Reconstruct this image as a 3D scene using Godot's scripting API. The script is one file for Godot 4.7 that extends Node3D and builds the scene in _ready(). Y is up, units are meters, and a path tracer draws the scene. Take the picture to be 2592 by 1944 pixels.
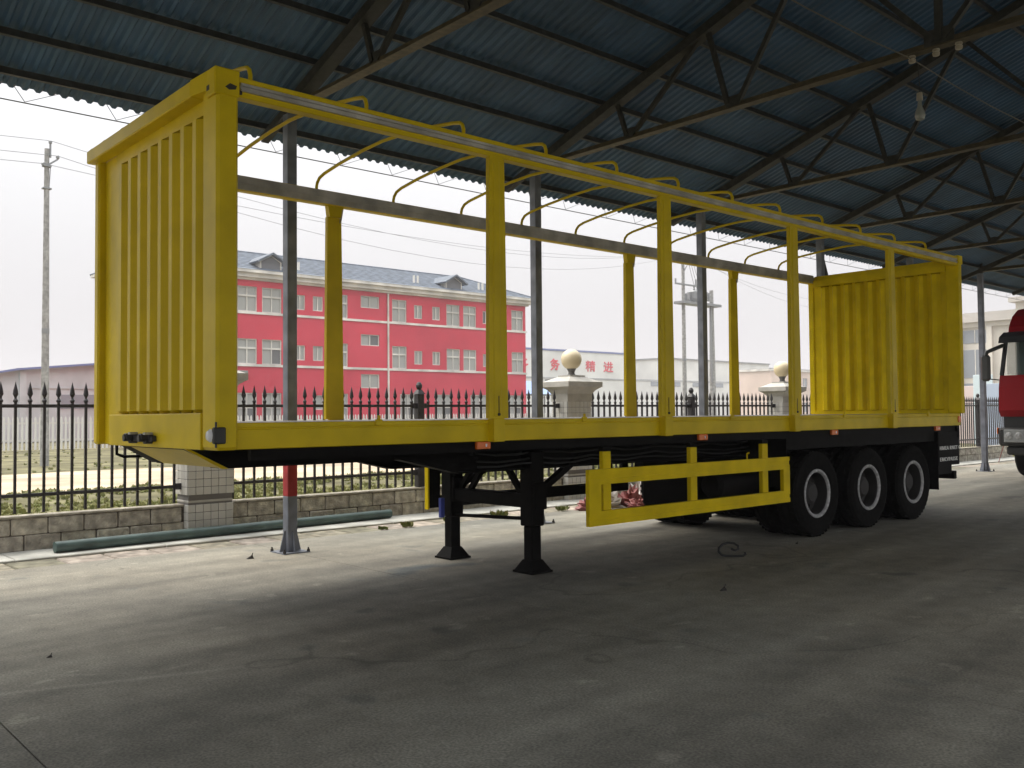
extends Node3D
# A yellow curtain-side semi trailer parked under an open steel shed; x runs along the trailer, z towards the viewer's side.

var M := {}
var rng := RandomNumberGenerator.new()
var used := {}

# ---------------------------------------------------------------- naming and tagging
func numbered(called: String) -> String:
	if not used.has(called):
		used[called] = 0
		return called
	used[called] += 1
	return "%s_%03d" % [called, used[called]]

func tag(o: Node, label: String, category: String, group := "") -> Node:
	o.set_meta("label", label)
	o.set_meta("category", category)
	if group != "":
		o.set_meta("group", group)
	return o

func thing(called: String, label: String, category: String, at := Vector3.ZERO, group := "") -> Node3D:
	var o := Node3D.new()
	o.name = numbered(called)
	add_child(o, true)
	o.position = at
	tag(o, label, category, group)
	return o

func part(called: String, mesh: Mesh, mat: Material, parent: Node, at := Vector3.ZERO) -> MeshInstance3D:
	var o := MeshInstance3D.new()
	o.mesh = mesh
	o.material_override = mat
	o.cast_shadow = GeometryInstance3D.SHADOW_CASTING_SETTING_ON
	if parent == self:
		o.name = numbered(called)
	else:
		o.name = called
	parent.add_child(o, true)
	o.position = at
	return o

func struct(called: String, mesh: Mesh, mat: Material) -> MeshInstance3D:
	var o := part(called, mesh, mat, self)
	o.set_meta("kind", "structure")
	return o

# ---------------------------------------------------------------- mesh helpers
func nst() -> SurfaceTool:
	var st := SurfaceTool.new()
	st.begin(Mesh.PRIMITIVE_TRIANGLES)
	return st

func tri(st: SurfaceTool, a: Vector3, b: Vector3, c: Vector3, n: Vector3) -> void:
	if (b - a).cross(c - a).dot(n) > 0.0:
		var t := b
		b = c
		c = t
	for p in [a, b, c]:
		st.set_normal(n)
		st.set_uv(Vector2(p.x, p.z))
		st.add_vertex(p)

func quad(st: SurfaceTool, a: Vector3, b: Vector3, c: Vector3, d: Vector3, n := Vector3.ZERO) -> void:
	if n == Vector3.ZERO:
		n = (c - a).cross(b - a)
		if n.length() < 1e-9:
			n = (d - a).cross(c - a)
		n = n.normalized()
	tri(st, a, b, c, n)
	tri(st, a, c, d, n)

func hexa(st: SurfaceTool, v: Array) -> void:
	# v: 0-3 bottom ring, 4-7 top ring
	var m := Vector3.ZERO
	for p in v:
		m += p / 8.0
	for f in [[0, 1, 2, 3], [4, 5, 6, 7], [0, 1, 5, 4], [1, 2, 6, 5], [2, 3, 7, 6], [3, 0, 4, 7]]:
		var a: Vector3 = v[f[0]]
		var b: Vector3 = v[f[1]]
		var c: Vector3 = v[f[2]]
		var d: Vector3 = v[f[3]]
		var n := (c - a).cross(d - b)
		if n.length() < 1e-10:
			continue
		n = n.normalized()
		if n.dot((a + b + c + d) / 4.0 - m) < 0.0:
			n = -n
		tri(st, a, b, c, n)
		tri(st, a, c, d, n)

func bx(st: SurfaceTool, x0: float, x1: float, y0: float, y1: float, z0: float, z1: float) -> void:
	hexa(st, [Vector3(x0, y0, z0), Vector3(x1, y0, z0), Vector3(x1, y0, z1), Vector3(x0, y0, z1), Vector3(x0, y1, z0), Vector3(x1, y1, z0), Vector3(x1, y1, z1), Vector3(x0, y1, z1)])

func box(x0: float, x1: float, y0: float, y1: float, z0: float, z1: float) -> Mesh:
	var st := nst()
	bx(st, x0, x1, y0, y1, z0, z1)
	return st.commit()

# a box with its long edges cut back, so that rims catch the light
func cbx(st: SurfaceTool, x0: float, x1: float, y0: float, y1: float, z0: float, z1: float, c: float) -> void:
	var X := [x0, x1]
	var Y := [y0, y1]
	var Z := [z0, z1]
	var cen := Vector3((x0 + x1) / 2, (y0 + y1) / 2, (z0 + z1) / 2)
	for i in 2:
		var s := 1.0 if i == 1 else -1.0
		quad(st, Vector3(X[i], y0 + c, z0 + c), Vector3(X[i], y1 - c, z0 + c), Vector3(X[i], y1 - c, z1 - c), Vector3(X[i], y0 + c, z1 - c), Vector3(s, 0, 0))
		quad(st, Vector3(x0 + c, Y[i], z0 + c), Vector3(x1 - c, Y[i], z0 + c), Vector3(x1 - c, Y[i], z1 - c), Vector3(x0 + c, Y[i], z1 - c), Vector3(0, s, 0))
		quad(st, Vector3(x0 + c, y0 + c, Z[i]), Vector3(x1 - c, y0 + c, Z[i]), Vector3(x1 - c, y1 - c, Z[i]), Vector3(x0 + c, y1 - c, Z[i]), Vector3(0, 0, s))
	for i in 2:
		for j in 2:
			var si := 1.0 if i == 1 else -1.0
			var sj := 1.0 if j == 1 else -1.0
			quad(st, Vector3(X[i], Y[j] - sj * c, z0 + c), Vector3(X[i] - si * c, Y[j], z0 + c), Vector3(X[i] - si * c, Y[j], z1 - c), Vector3(X[i], Y[j] - sj * c, z1 - c), Vector3(si, sj, 0).normalized())
			quad(st, Vector3(X[i], y0 + c, Z[j] - sj * c), Vector3(X[i] - si * c, y0 + c, Z[j]), Vector3(X[i] - si * c, y1 - c, Z[j]), Vector3(X[i], y1 - c, Z[j] - sj * c), Vector3(si, 0, sj).normalized())
			quad(st, Vector3(x0 + c, Y[i], Z[j] - sj * c), Vector3(x0 + c, Y[i] - si * c, Z[j]), Vector3(x1 - c, Y[i] - si * c, Z[j]), Vector3(x1 - c, Y[i], Z[j] - sj * c), Vector3(0, si, sj).normalized())
			for k in 2:
				var sk := 1.0 if k == 1 else -1.0
				tri(st, Vector3(X[i], Y[j] - sj * c, Z[k] - sk * c), Vector3(X[i] - si * c, Y[j], Z[k] - sk * c), Vector3(X[i] - si * c, Y[j] - sj * c, Z[k]), Vector3(si, sj, sk).normalized())

func cbox(x0: float, x1: float, y0: float, y1: float, z0: float, z1: float, c := 0.008) -> Mesh:
	var st := nst()
	cbx(st, x0, x1, y0, y1, z0, z1, c)
	return st.commit()

func bar(st: SurfaceTool, a: Vector3, b: Vector3, w: float, h: float, up := Vector3.UP) -> void:
	var d := (b - a).normalized()
	if absf(d.dot(up)) > 0.98:
		up = Vector3(1, 0, 0)
	var s := d.cross(up).normalized() * w / 2.0
	var u := s.cross(d).normalized() * h / 2.0
	hexa(st, [a - s - u, a + s - u, a + s + u, a - s + u, b - s - u, b + s - u, b + s + u, b - s + u])

func tube(st: SurfaceTool, pts: Array, r: float, n := 8) -> void:
	var rings := []
	var up := Vector3.UP
	for i in pts.size():
		var d: Vector3
		if i == 0:
			d = pts[1] - pts[0]
		elif i == pts.size() - 1:
			d = pts[i] - pts[i - 1]
		else:
			d = (pts[i + 1] - pts[i]).normalized() + (pts[i] - pts[i - 1]).normalized()
		d = d.normalized()
		if i == 0:
			up = Vector3.UP if absf(d.y) < 0.9 else Vector3.RIGHT
		var s := d.cross(up).normalized()
		up = s.cross(d).normalized()
		var ring := []
		for k in n:
			var a := TAU * k / n
			ring.append(s * cos(a) + up * sin(a))
		rings.append(ring)
	for i in pts.size() - 1:
		for k in n:
			var k2 := (k + 1) % n
			var q := [[i, k], [i, k2], [i + 1, k2], [i + 1, k]]
			var P := []
			for e in q:
				P.append(pts[e[0]] + rings[e[0]][e[1]] * r)
			var mid: Vector3 = (rings[i][k] + rings[i][k2]) as Vector3
			var order := [0, 1, 2, 0, 2, 3]
			if (P[1] - P[0]).cross(P[2] - P[0]).dot(mid) > 0.0:
				order = [0, 2, 1, 0, 3, 2]
			for e in order:
				st.set_normal(rings[q[e][0]][q[e][1]])
				st.set_uv(Vector2(0, 0))
				st.add_vertex(P[e])
	for e in [0, pts.size() - 1]:
		var nn: Vector3 = (pts[0] - pts[1]) if e == 0 else (pts[e] - pts[e - 1])
		for k in n:
			tri(st, pts[e], pts[e] + rings[e][k] * r, pts[e] + rings[e][(k + 1) % n] * r, nn.normalized())

# profile: array of Vector2(radius, height along the axis)
func lathe(st: SurfaceTool, prof: Array, n: int, xf := Transform3D.IDENTITY, smooth := true) -> void:
	for i in prof.size() - 1:
		var p: Vector2 = prof[i]
		var q: Vector2 = prof[i + 1]
		var t := q - p
		var nr := Vector2(t.y, -t.x).normalized()
		for k in n:
			var a0 := TAU * k / n
			var a1 := TAU * (k + 1) / n
			var v := [Vector3(p.x * cos(a0), p.y, p.x * sin(a0)), Vector3(p.x * cos(a1), p.y, p.x * sin(a1)), Vector3(q.x * cos(a1), q.y, q.x * sin(a1)), Vector3(q.x * cos(a0), q.y, q.x * sin(a0))]
			var am := (a0 + a1) / 2
			var N := []
			for aa in [a0, a1, a1, a0]:
				var b: float = aa if smooth else am
				N.append(Vector3(nr.x * cos(b), nr.y, nr.x * sin(b)))
			for f in [[0, 1, 2], [0, 2, 3]]:
				var g: Vector3 = (v[f[1]] - v[f[0]]).cross(v[f[2]] - v[f[0]])
				if g.length() < 1e-12:
					continue
				var o := [f[0], f[1], f[2]]
				if g.dot(N[f[0]] + N[f[2]]) > 0.0:
					o = [f[0], f[2], f[1]]
				for e in o:
					st.set_normal((xf.basis * N[e]).normalized())
					st.set_uv(Vector2(0, 0))
					st.add_vertex(xf * v[e])

func lathed(prof: Array, n := 20, xf := Transform3D.IDENTITY, smooth := true) -> Mesh:
	var st := nst()
	lathe(st, prof, n, xf, smooth)
	return st.commit()

# polygon in (u, v), pushed out along w; map turns (u, v, w) into a point
func prism(st: SurfaceTool, poly: Array, w0: float, w1: float, xf: Transform3D) -> void:
	var pv := PackedVector2Array(poly)
	var idx := Geometry2D.triangulate_polygon(pv)
	for w in [w0, w1]:
		var n := xf.basis.z.normalized() * (1.0 if w == maxf(w0, w1) else -1.0)
		for i in range(0, idx.size(), 3):
			tri(st, xf * Vector3(pv[idx[i]].x, pv[idx[i]].y, w), xf * Vector3(pv[idx[i + 1]].x, pv[idx[i + 1]].y, w), xf * Vector3(pv[idx[i + 2]].x, pv[idx[i + 2]].y, w), n)
	var ccw := 1.0 if not Geometry2D.is_polygon_clockwise(pv) else -1.0
	for i in pv.size():
		var a := pv[i]
		var b := pv[(i + 1) % pv.size()]
		var t := b - a
		var n2 := Vector3(t.y, -t.x, 0) * ccw
		quad(st, xf * Vector3(a.x, a.y, w0), xf * Vector3(b.x, b.y, w0), xf * Vector3(b.x, b.y, w1), xf * Vector3(a.x, a.y, w1), (xf.basis * n2).normalized())

func prism_mesh(poly: Array, w0: float, w1: float, xf := Transform3D.IDENTITY) -> Mesh:
	var st := nst()
	prism(st, poly, w0, w1, xf)
	return st.commit()

# side view polygons: u = x, v = y, w = z
func side(poly: Array, z0: float, z1: float) -> Mesh:
	return prism_mesh(poly, z0, z1)

# front view polygons: u = z, v = y, pushed along x
func front(poly: Array, x0: float, x1: float) -> Mesh:
	return prism_mesh(poly, -x1, -x0, Transform3D(Basis(Vector3(0, 0, 1), Vector3(0, 1, 0), Vector3(-1, 0, 0)), Vector3.ZERO))

# a wall in a plane z = zf facing +z with openings: rects [x0, x1, y0, y1]
func holed_wall(st: SurfaceTool, x0: float, x1: float, y0: float, y1: float, zf: float, holes: Array, deep: float) -> void:
	var xs := [x0, x1]
	var ys := [y0, y1]
	for h in holes:
		for v in [h[0], h[1]]:
			if not xs.has(v):
				xs.append(v)
		for v in [h[2], h[3]]:
			if not ys.has(v):
				ys.append(v)
	xs.sort()
	ys.sort()
	for i in xs.size() - 1:
		for j in ys.size() - 1:
			var cx: float = (xs[i] + xs[i + 1]) / 2
			var cy: float = (ys[j] + ys[j + 1]) / 2
			var inside := false
			for h in holes:
				if cx > h[0] and cx < h[1] and cy > h[2] and cy < h[3]:
					inside = true
					break
			if not inside:
				quad(st, Vector3(xs[i], ys[j], zf), Vector3(xs[i + 1], ys[j], zf), Vector3(xs[i + 1], ys[j + 1], zf), Vector3(xs[i], ys[j + 1], zf), Vector3(0, 0, 1))
	for h in holes:
		var b := zf - deep
		quad(st, Vector3(h[0], h[2], zf), Vector3(h[0], h[3], zf), Vector3(h[0], h[3], b), Vector3(h[0], h[2], b), Vector3(1, 0, 0))
		quad(st, Vector3(h[1], h[2], zf), Vector3(h[1], h[3], zf), Vector3(h[1], h[3], b), Vector3(h[1], h[2], b), Vector3(-1, 0, 0))
		quad(st, Vector3(h[0], h[2], zf), Vector3(h[1], h[2], zf), Vector3(h[1], h[2], b), Vector3(h[0], h[2], b), Vector3(0, 1, 0))
		quad(st, Vector3(h[0], h[3], zf), Vector3(h[1], h[3], zf), Vector3(h[1], h[3], b), Vector3(h[0], h[3], b), Vector3(0, -1, 0))

# ---------------------------------------------------------------- materials
func lin(r: float, g: float, b: float) -> Color:
	return Color(r, g, b).linear_to_srgb()

func mat(c: Color, rough := 0.7, metal := 0.0, spec := 0.5) -> StandardMaterial3D:
	var m := StandardMaterial3D.new()
	m.albedo_color = c
	m.roughness = rough
	m.metallic = metal
	m.metallic_specular = spec
	m.cull_mode = BaseMaterial3D.CULL_DISABLED
	return m

# grey noise picture between two values, seamless
func noise_tex(seed_: int, freq: float, lo: float, hi: float, size := 256, oct := 4, pow_ := 1.0) -> ImageTexture:
	var n := FastNoiseLite.new()
	n.seed = seed_
	n.noise_type = FastNoiseLite.TYPE_SIMPLEX_SMOOTH
	n.frequency = freq
	n.fractal_octaves = oct
	var im := n.get_seamless_image(size, size)
	im.convert(Image.FORMAT_L8)
	var d := im.get_data()
	for i in d.size():
		var v := pow(d[i] / 255.0, pow_)
		d[i] = int(clampf(lerpf(lo, hi, v), 0, 1) * 255)
	var o := Image.create_from_data(size, size, false, Image.FORMAT_L8, d)
	o.convert(Image.FORMAT_RGB8)
	o.generate_mipmaps()
	return ImageTexture.create_from_image(o)

func weather(m: StandardMaterial3D, tex: Texture2D, scale: float) -> StandardMaterial3D:
	m.albedo_texture = tex
	m.uv1_triplanar = true
	m.uv1_world_triplanar = true
	m.uv1_scale = Vector3.ONE * scale
	return m

func bumpy(m: StandardMaterial3D, tex: Texture2D, scale_cm: float) -> StandardMaterial3D:
	m.heightmap_enabled = true
	m.heightmap_texture = tex
	m.heightmap_scale = scale_cm
	return m

func make_materials() -> void:
	var soft := noise_tex(1, 0.012, 0.72, 1.0, 256, 5)
	var mid := noise_tex(2, 0.03, 0.6, 1.0, 256, 5)
	var strong := noise_tex(3, 0.02, 0.6, 1.0, 256, 6)
	var faint := noise_tex(6, 0.012, 0.86, 1.0, 256, 5)
	M.yellow = weather(mat(lin(0.77, 0.565, 0.009), 0.42, 0.0, 0.3), faint, 0.5)
	M.yellow_side = weather(mat(lin(0.83, 0.615, 0.006), 0.5, 0.0, 0.22), faint, 0.7)
	M.black = weather(mat(lin(0.0095, 0.0085, 0.0078), 0.65, 0.0, 0.22), mid, 0.8)
	M.rubber = weather(mat(lin(0.015, 0.0145, 0.0135), 0.9, 0.0, 0.2), mid, 1.5)
	M.rim = weather(mat(lin(0.66, 0.66, 0.66), 0.45, 0.2), mid, 2.0)
	M.rim_dark = mat(lin(0.03, 0.028, 0.026), 0.7)
	M.track = weather(mat(lin(0.66, 0.63, 0.57), 0.45, 0.1), soft, 0.9)
	M.far_glare = weather(mat(lin(0.66, 0.63, 0.58), 0.5, 0.1), soft, 0.9)  # pale grey stands in for lens glare over the far rail
	M.deck = weather(mat(lin(0.55, 0.48, 0.41), 0.45), mid, 0.7)
	M.amber = mat(lin(0.75, 0.16, 0.02), 0.25)
	M.lens = mat(lin(0.75, 0.76, 0.78), 0.12)
	M.print_white = mat(lin(0.85, 0.85, 0.82), 0.6)
	M.column = weather(mat(lin(0.23, 0.25, 0.30), 0.5), soft, 0.9)
	M.red_band = weather(mat(lin(0.46, 0.035, 0.04), 0.55), soft, 1.2)
	M.truss = weather(mat(lin(0.055, 0.054, 0.05), 0.6), mid, 1.1)
	M.chord = weather(mat(lin(0.115, 0.09, 0.05), 0.6), mid, 1.1)
	M.purlin = weather(mat(lin(0.05, 0.052, 0.056), 0.6), mid, 0.9)
	M.sheet = weather(mat(lin(0.060, 0.132, 0.235), 0.5), soft, 0.35)
	M.sheet_b = weather(mat(lin(0.067, 0.137, 0.232), 0.52), soft, 0.3)
	M.sheet_c = weather(mat(lin(0.055, 0.126, 0.228), 0.5), soft, 0.4)
	M.cable = mat(lin(0.03, 0.03, 0.03), 0.6)
	M.pale_cable = mat(lin(0.12, 0.105, 0.08), 0.6)
	M.ceramic = mat(lin(0.36, 0.32, 0.26), 0.4)
	M.iron = weather(mat(lin(0.032, 0.026, 0.028), 0.45), mid, 2.0)
	var grit := noise_tex(8, 0.09, 0.0, 1.0, 256, 5)
	M.block = []
	for c in [lin(0.66, 0.60, 0.49), lin(0.60, 0.545, 0.45), lin(0.63, 0.585, 0.475), lin(0.56, 0.505, 0.42)]:
		M.block.append(bumpy(weather(mat(c, 0.92), strong, 1.1), grit, 0.9))
	M.mortar = weather(mat(lin(0.13, 0.105, 0.08), 0.95), mid, 1.5)
	M.coping = bumpy(weather(mat(lin(0.50, 0.45, 0.36), 0.92), strong, 0.9), grit, 0.5)
	M.tile = []
	for c in [lin(0.52, 0.50, 0.46), lin(0.49, 0.475, 0.44), lin(0.55, 0.53, 0.49)]:
		M.tile.append(mat(c, 0.35))
	M.grout = mat(lin(0.16, 0.15, 0.14), 0.9)
	M.stone_cap = weather(mat(lin(0.50, 0.475, 0.43), 0.85), faint, 1.2)
	M.globe = mat(lin(0.64, 0.53, 0.35), 0.4)
	M.globe_neck = mat(lin(0.12, 0.115, 0.11), 0.5)
	M.pipe = weather(mat(lin(0.085, 0.135, 0.125), 0.5), soft, 1.0)
	M.paver = []
	for c in [lin(0.40, 0.36, 0.27), lin(0.48, 0.41, 0.345), lin(0.60, 0.51, 0.42), lin(0.29, 0.27, 0.19), lin(0.48, 0.43, 0.34)]:
		M.paver.append(weather(mat(c, 0.9), strong, 0.8))
	M.apron = weather(mat(lin(0.54, 0.53, 0.48), 0.9), soft, 0.5)
	M.road = weather(mat(lin(0.54, 0.42, 0.29), 0.95), soft, 0.12)
	var turf := noise_tex(11, 0.02, 0.55, 1.0, 256, 6)
	M.turf = weather(mat(lin(0.235, 0.215, 0.12), 0.95, 0.0, 0.2), turf, 0.09)
	M.blade = mat(lin(0.19, 0.235, 0.09), 0.8)
	M.blade.vertex_color_use_as_albedo = true
	M.blade.albedo_color = Color.WHITE
	M.blade.backlight_enabled = true
	M.blade.backlight = Color(0.25, 0.3, 0.1)
	M.red_wall = weather(mat(lin(0.60, 0.052, 0.082), 0.9, 0.0, 0.25), faint, 0.06)
	M.white_trim = weather(mat(lin(0.78, 0.74, 0.68), 0.8), soft, 0.15)
	M.roof_tile = weather(mat(lin(0.155, 0.185, 0.235), 0.75), mid, 0.25)
	M.pane = mat(lin(0.30, 0.30, 0.28), 0.12)
	M.pane_open = mat(lin(0.11, 0.11, 0.11), 0.15)
	M.dark_hole = mat(lin(0.13, 0.13, 0.14), 0.9)
	M.warehouse = weather(mat(lin(0.56, 0.575, 0.585), 0.9), faint, 0.15)
	M.white_wall = weather(mat(lin(0.76, 0.75, 0.72), 0.85), faint, 0.05)
	M.grey_band = weather(mat(lin(0.50, 0.50, 0.50), 0.8), soft, 0.06)
	M.blue_edge = mat(lin(0.12, 0.15, 0.33), 0.6)
	M.sign_red = mat(lin(0.62, 0.05, 0.07), 0.6)
	M.pink = weather(mat(lin(0.74, 0.58, 0.49), 0.85), faint, 0.05)
	M.beige = weather(mat(lin(0.66, 0.61, 0.54), 0.85), faint, 0.07)  # paled so the wall colour carries distance haze
	M.beige_dark = weather(mat(lin(0.54, 0.50, 0.46), 0.85), faint, 0.07)
	M.far_glass = mat(lin(0.22, 0.24, 0.27), 0.25)  # glass lightened, distance haze put into its colour
	M.concrete_pole = weather(mat(lin(0.42, 0.41, 0.39), 0.9), mid, 0.5)
	M.steel_grey = mat(lin(0.20, 0.205, 0.21), 0.5, 0.3)
	M.canopy = mat(lin(0.38, 0.50, 0.78), 0.8)
	M.board_blue = mat(lin(0.54, 0.63, 0.66), 0.7)
	M.board_pink = mat(lin(0.60, 0.50, 0.48), 0.7)
	M.board_deep = mat(lin(0.38, 0.44, 0.55), 0.7)
	M.truck_red = mat(lin(0.30, 0.009, 0.014), 0.4, 0.0, 0.3)
	M.lamp_glass = mat(lin(0.34, 0.35, 0.35), 0.15)
	M.picket = mat(lin(0.56, 0.54, 0.50), 0.8)
	M.plastic = mat(lin(0.022, 0.022, 0.022), 0.5)
	M.mirror_shell = mat(lin(0.045, 0.048, 0.046), 0.35)
	M.glass = mat(Color(0.75, 0.85, 0.83, 0.16), 0.03)
	M.glass.transparency = BaseMaterial3D.TRANSPARENCY_ALPHA
	M.bag_red = mat(lin(0.27, 0.09, 0.085), 0.6)
	M.bag_white = mat(lin(0.62, 0.58, 0.55), 0.5)
	M.blue_rag = mat(lin(0.04, 0.06, 0.32), 0.6)
	M.bulb_glass = mat(lin(0.26, 0.27, 0.25), 0.2)
	M.litter = mat(lin(0.03, 0.025, 0.022), 0.8)
	M.hose = mat(lin(0.018, 0.018, 0.018), 0.55)
	M.floor = floor_material()

# one picture for the whole slab floor, in metres: stains, tyre smears and a wet patch that belong to the concrete
const FX0 := -8.0
const FX1 := 26.0
const FZ0 := -4.4
const FZ1 := 9.0
func floor_material() -> StandardMaterial3D:
	var W := 2048
	var H := 810
	var big := FastNoiseLite.new()
	big.seed = 21
	big.frequency = 0.16
	big.fractal_octaves = 5
	var drag := FastNoiseLite.new()
	drag.seed = 22
	drag.frequency = 1.0
	drag.fractal_octaves = 3
	var fine := FastNoiseLite.new()
	fine.seed = 23
	fine.frequency = 3.2
	fine.fractal_octaves = 3
	var crack := FastNoiseLite.new()
	crack.seed = 24
	crack.frequency = 0.22
	crack.fractal_octaves = 4
	var spot := FastNoiseLite.new()
	spot.seed = 25
	spot.frequency = 0.9
	spot.fractal_octaves = 3
	var d := PackedByteArray()
	d.resize(W * H * 3)
	var r := RandomNumberGenerator.new()
	r.seed = 5
	for j in H:
		var z := FZ0 + (FZ1 - FZ0) * (j + 0.5) / H
		for i in W:
			var x := FX0 + (FX1 - FX0) * (i + 0.5) / W
			var v := 0.80 + 0.20 * big.get_noise_2d(x, z) + 0.09 * fine.get_noise_2d(x, z)
			# smears run mostly the way that vehicles drive
			v += 0.17 * drag.get_noise_2d(x * 0.16, z * 1.5 + 0.1 * x)
			v += r.randf_range(-0.045, 0.045)
			var warm := 0.02 * big.get_noise_2d(x + 50.0, z + 20.0)
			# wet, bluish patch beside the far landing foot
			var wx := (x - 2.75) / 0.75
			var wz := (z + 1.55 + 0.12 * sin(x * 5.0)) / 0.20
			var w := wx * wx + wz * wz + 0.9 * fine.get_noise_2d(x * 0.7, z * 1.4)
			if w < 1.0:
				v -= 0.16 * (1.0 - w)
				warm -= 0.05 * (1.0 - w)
			# pale dragged line on the left
			var lz := z - (0.17 + 0.33 * (x + 1.3))
			if x > -2.6 and x < 0.3:
				v += 0.16 * exp(-lz * lz / 0.0012) * clampf((0.3 - x) * 1.5, 0, 1)
			# dark tyre tracks
			for tz in [0.9, 2.9]:
				var dz: float = z - tz - 0.05 * sin(x * 0.7)
				v -= 0.055 * exp(-dz * dz / 0.03) * (0.5 + 0.8 * drag.get_noise_2d(x * 0.3, 7.0 + tz))
			# hairline cracks and oil drips
			var cr := absf(crack.get_noise_2d(x, z))
			if cr < 0.012 and big.get_noise_2d(x * 0.6 + 9.0, z * 0.6) > 0.02:
				v -= 0.16 * (1.0 - cr / 0.012)
			var oil := spot.get_noise_2d(x, z)
			if oil > 0.52:
				v -= minf((oil - 0.52) * 1.2, 0.14)
				warm -= 0.01
			var chalk := spot.get_noise_2d(x * 1.7 + 40.0, z * 2.6 - 11.0)
			if chalk > 0.55:
				v += minf((chalk - 0.55) * 1.6, 0.16)
			v = clampf(v, 0.25, 1.15)
			var o := (j * W + i) * 3
			# display values of a grey concrete
			d[o] = int(clampf((0.735 + warm) * pow(v, 0.8), 0, 1) * 255)
			d[o + 1] = int(clampf(0.715 * pow(v, 0.8), 0, 1) * 255)
			d[o + 2] = int(clampf((0.655 - warm) * pow(v, 0.8), 0, 1) * 255)
	var im := Image.create_from_data(W, H, false, Image.FORMAT_RGB8, d)
	im.generate_mipmaps()
	var m := mat(Color.WHITE, 0.82)
	m.albedo_texture = ImageTexture.create_from_image(im)
	m.uv1_scale = Vector3(1.0 / (FX1 - FX0), 1.0 / (FZ1 - FZ0), 1)
	m.detail_enabled = true
	m.detail_blend_mode = BaseMaterial3D.BLEND_MODE_MUL
	m.detail_albedo = noise_tex(41, 0.11, 0.62, 1.0, 512, 5, 0.8)
	m.detail_uv_layer = BaseMaterial3D.DETAIL_UV_2
	m.uv2_triplanar = true
	m.uv2_world_triplanar = true
	m.uv2_scale = Vector3.ONE * 0.9
	m.uv1_offset = Vector3(-FX0 / (FX1 - FX0), -FZ0 / (FZ1 - FZ0), 0)
	return m

# ---------------------------------------------------------------- camera, sky, sun
func setup_view() -> void:
	var cam := Camera3D.new()
	cam.name = "camera"
	add_child(cam)
	cam.position = Vector3(-2.583, 1.501, 5.846)
	cam.rotation = Vector3(0.0332, -0.7259, -0.0089)
	cam.fov = 45.17
	cam.far = 2000.0
	cam.current = true
	var W := 256
	var H := 128
	var im := Image.create(W, H, false, Image.FORMAT_RGBF)
	for j in H:
		var el := PI / 2 - PI * (j + 0.5) / H
		for i in W:
			var k := clampf(sin(maxf(el, 0.0)), 0, 1)
			var L := 0.300 * (1.0 + 4.3 * pow(k, 1.9))
			# thick haze: faintly rosy low down, cooler above
			var c := Color(1.0, 0.955, 0.965).lerp(Color(0.94, 0.975, 1.0), clampf(k * 2.2, 0, 1))
			if el < 0.0:
				c = Color(0.55, 0.50, 0.43)
				L = 0.6
			im.set_pixel(i, j, Color(c.r * L, c.g * L, c.b * L))
	var sm := PanoramaSkyMaterial.new()
	sm.panorama = ImageTexture.create_from_image(im)
	sm.energy_multiplier = 1.0
	var sky := Sky.new()
	sky.sky_material = sm
	var e := Environment.new()
	e.background_mode = Environment.BG_SKY
	e.sky = sky
	e.ambient_light_source = Environment.AMBIENT_SOURCE_SKY
	e.tonemap_mode = Environment.TONE_MAPPER_LINEAR
	e.tonemap_exposure = 2.7
	e.sdfgi_enabled = true
	e.ssao_enabled = true
	e.ssil_enabled = true
	e.fog_enabled = true
	e.fog_density = 0.0015
	e.fog_light_color = Color(0.93, 0.92, 0.93)
	var we := WorldEnvironment.new()
	we.name = "world_environment"
	we.environment = e
	add_child(we)
	var sun := DirectionalLight3D.new()
	sun.name = "sun"
	sun.light_energy = 0.45
	sun.light_color = Color(1.0, 0.96, 0.9)
	sun.light_angular_distance = 45.0
	sun.shadow_enabled = true
	sun.rotation = Vector3(deg_to_rad(-58), deg_to_rad(205), 0)
	add_child(sun)

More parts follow.
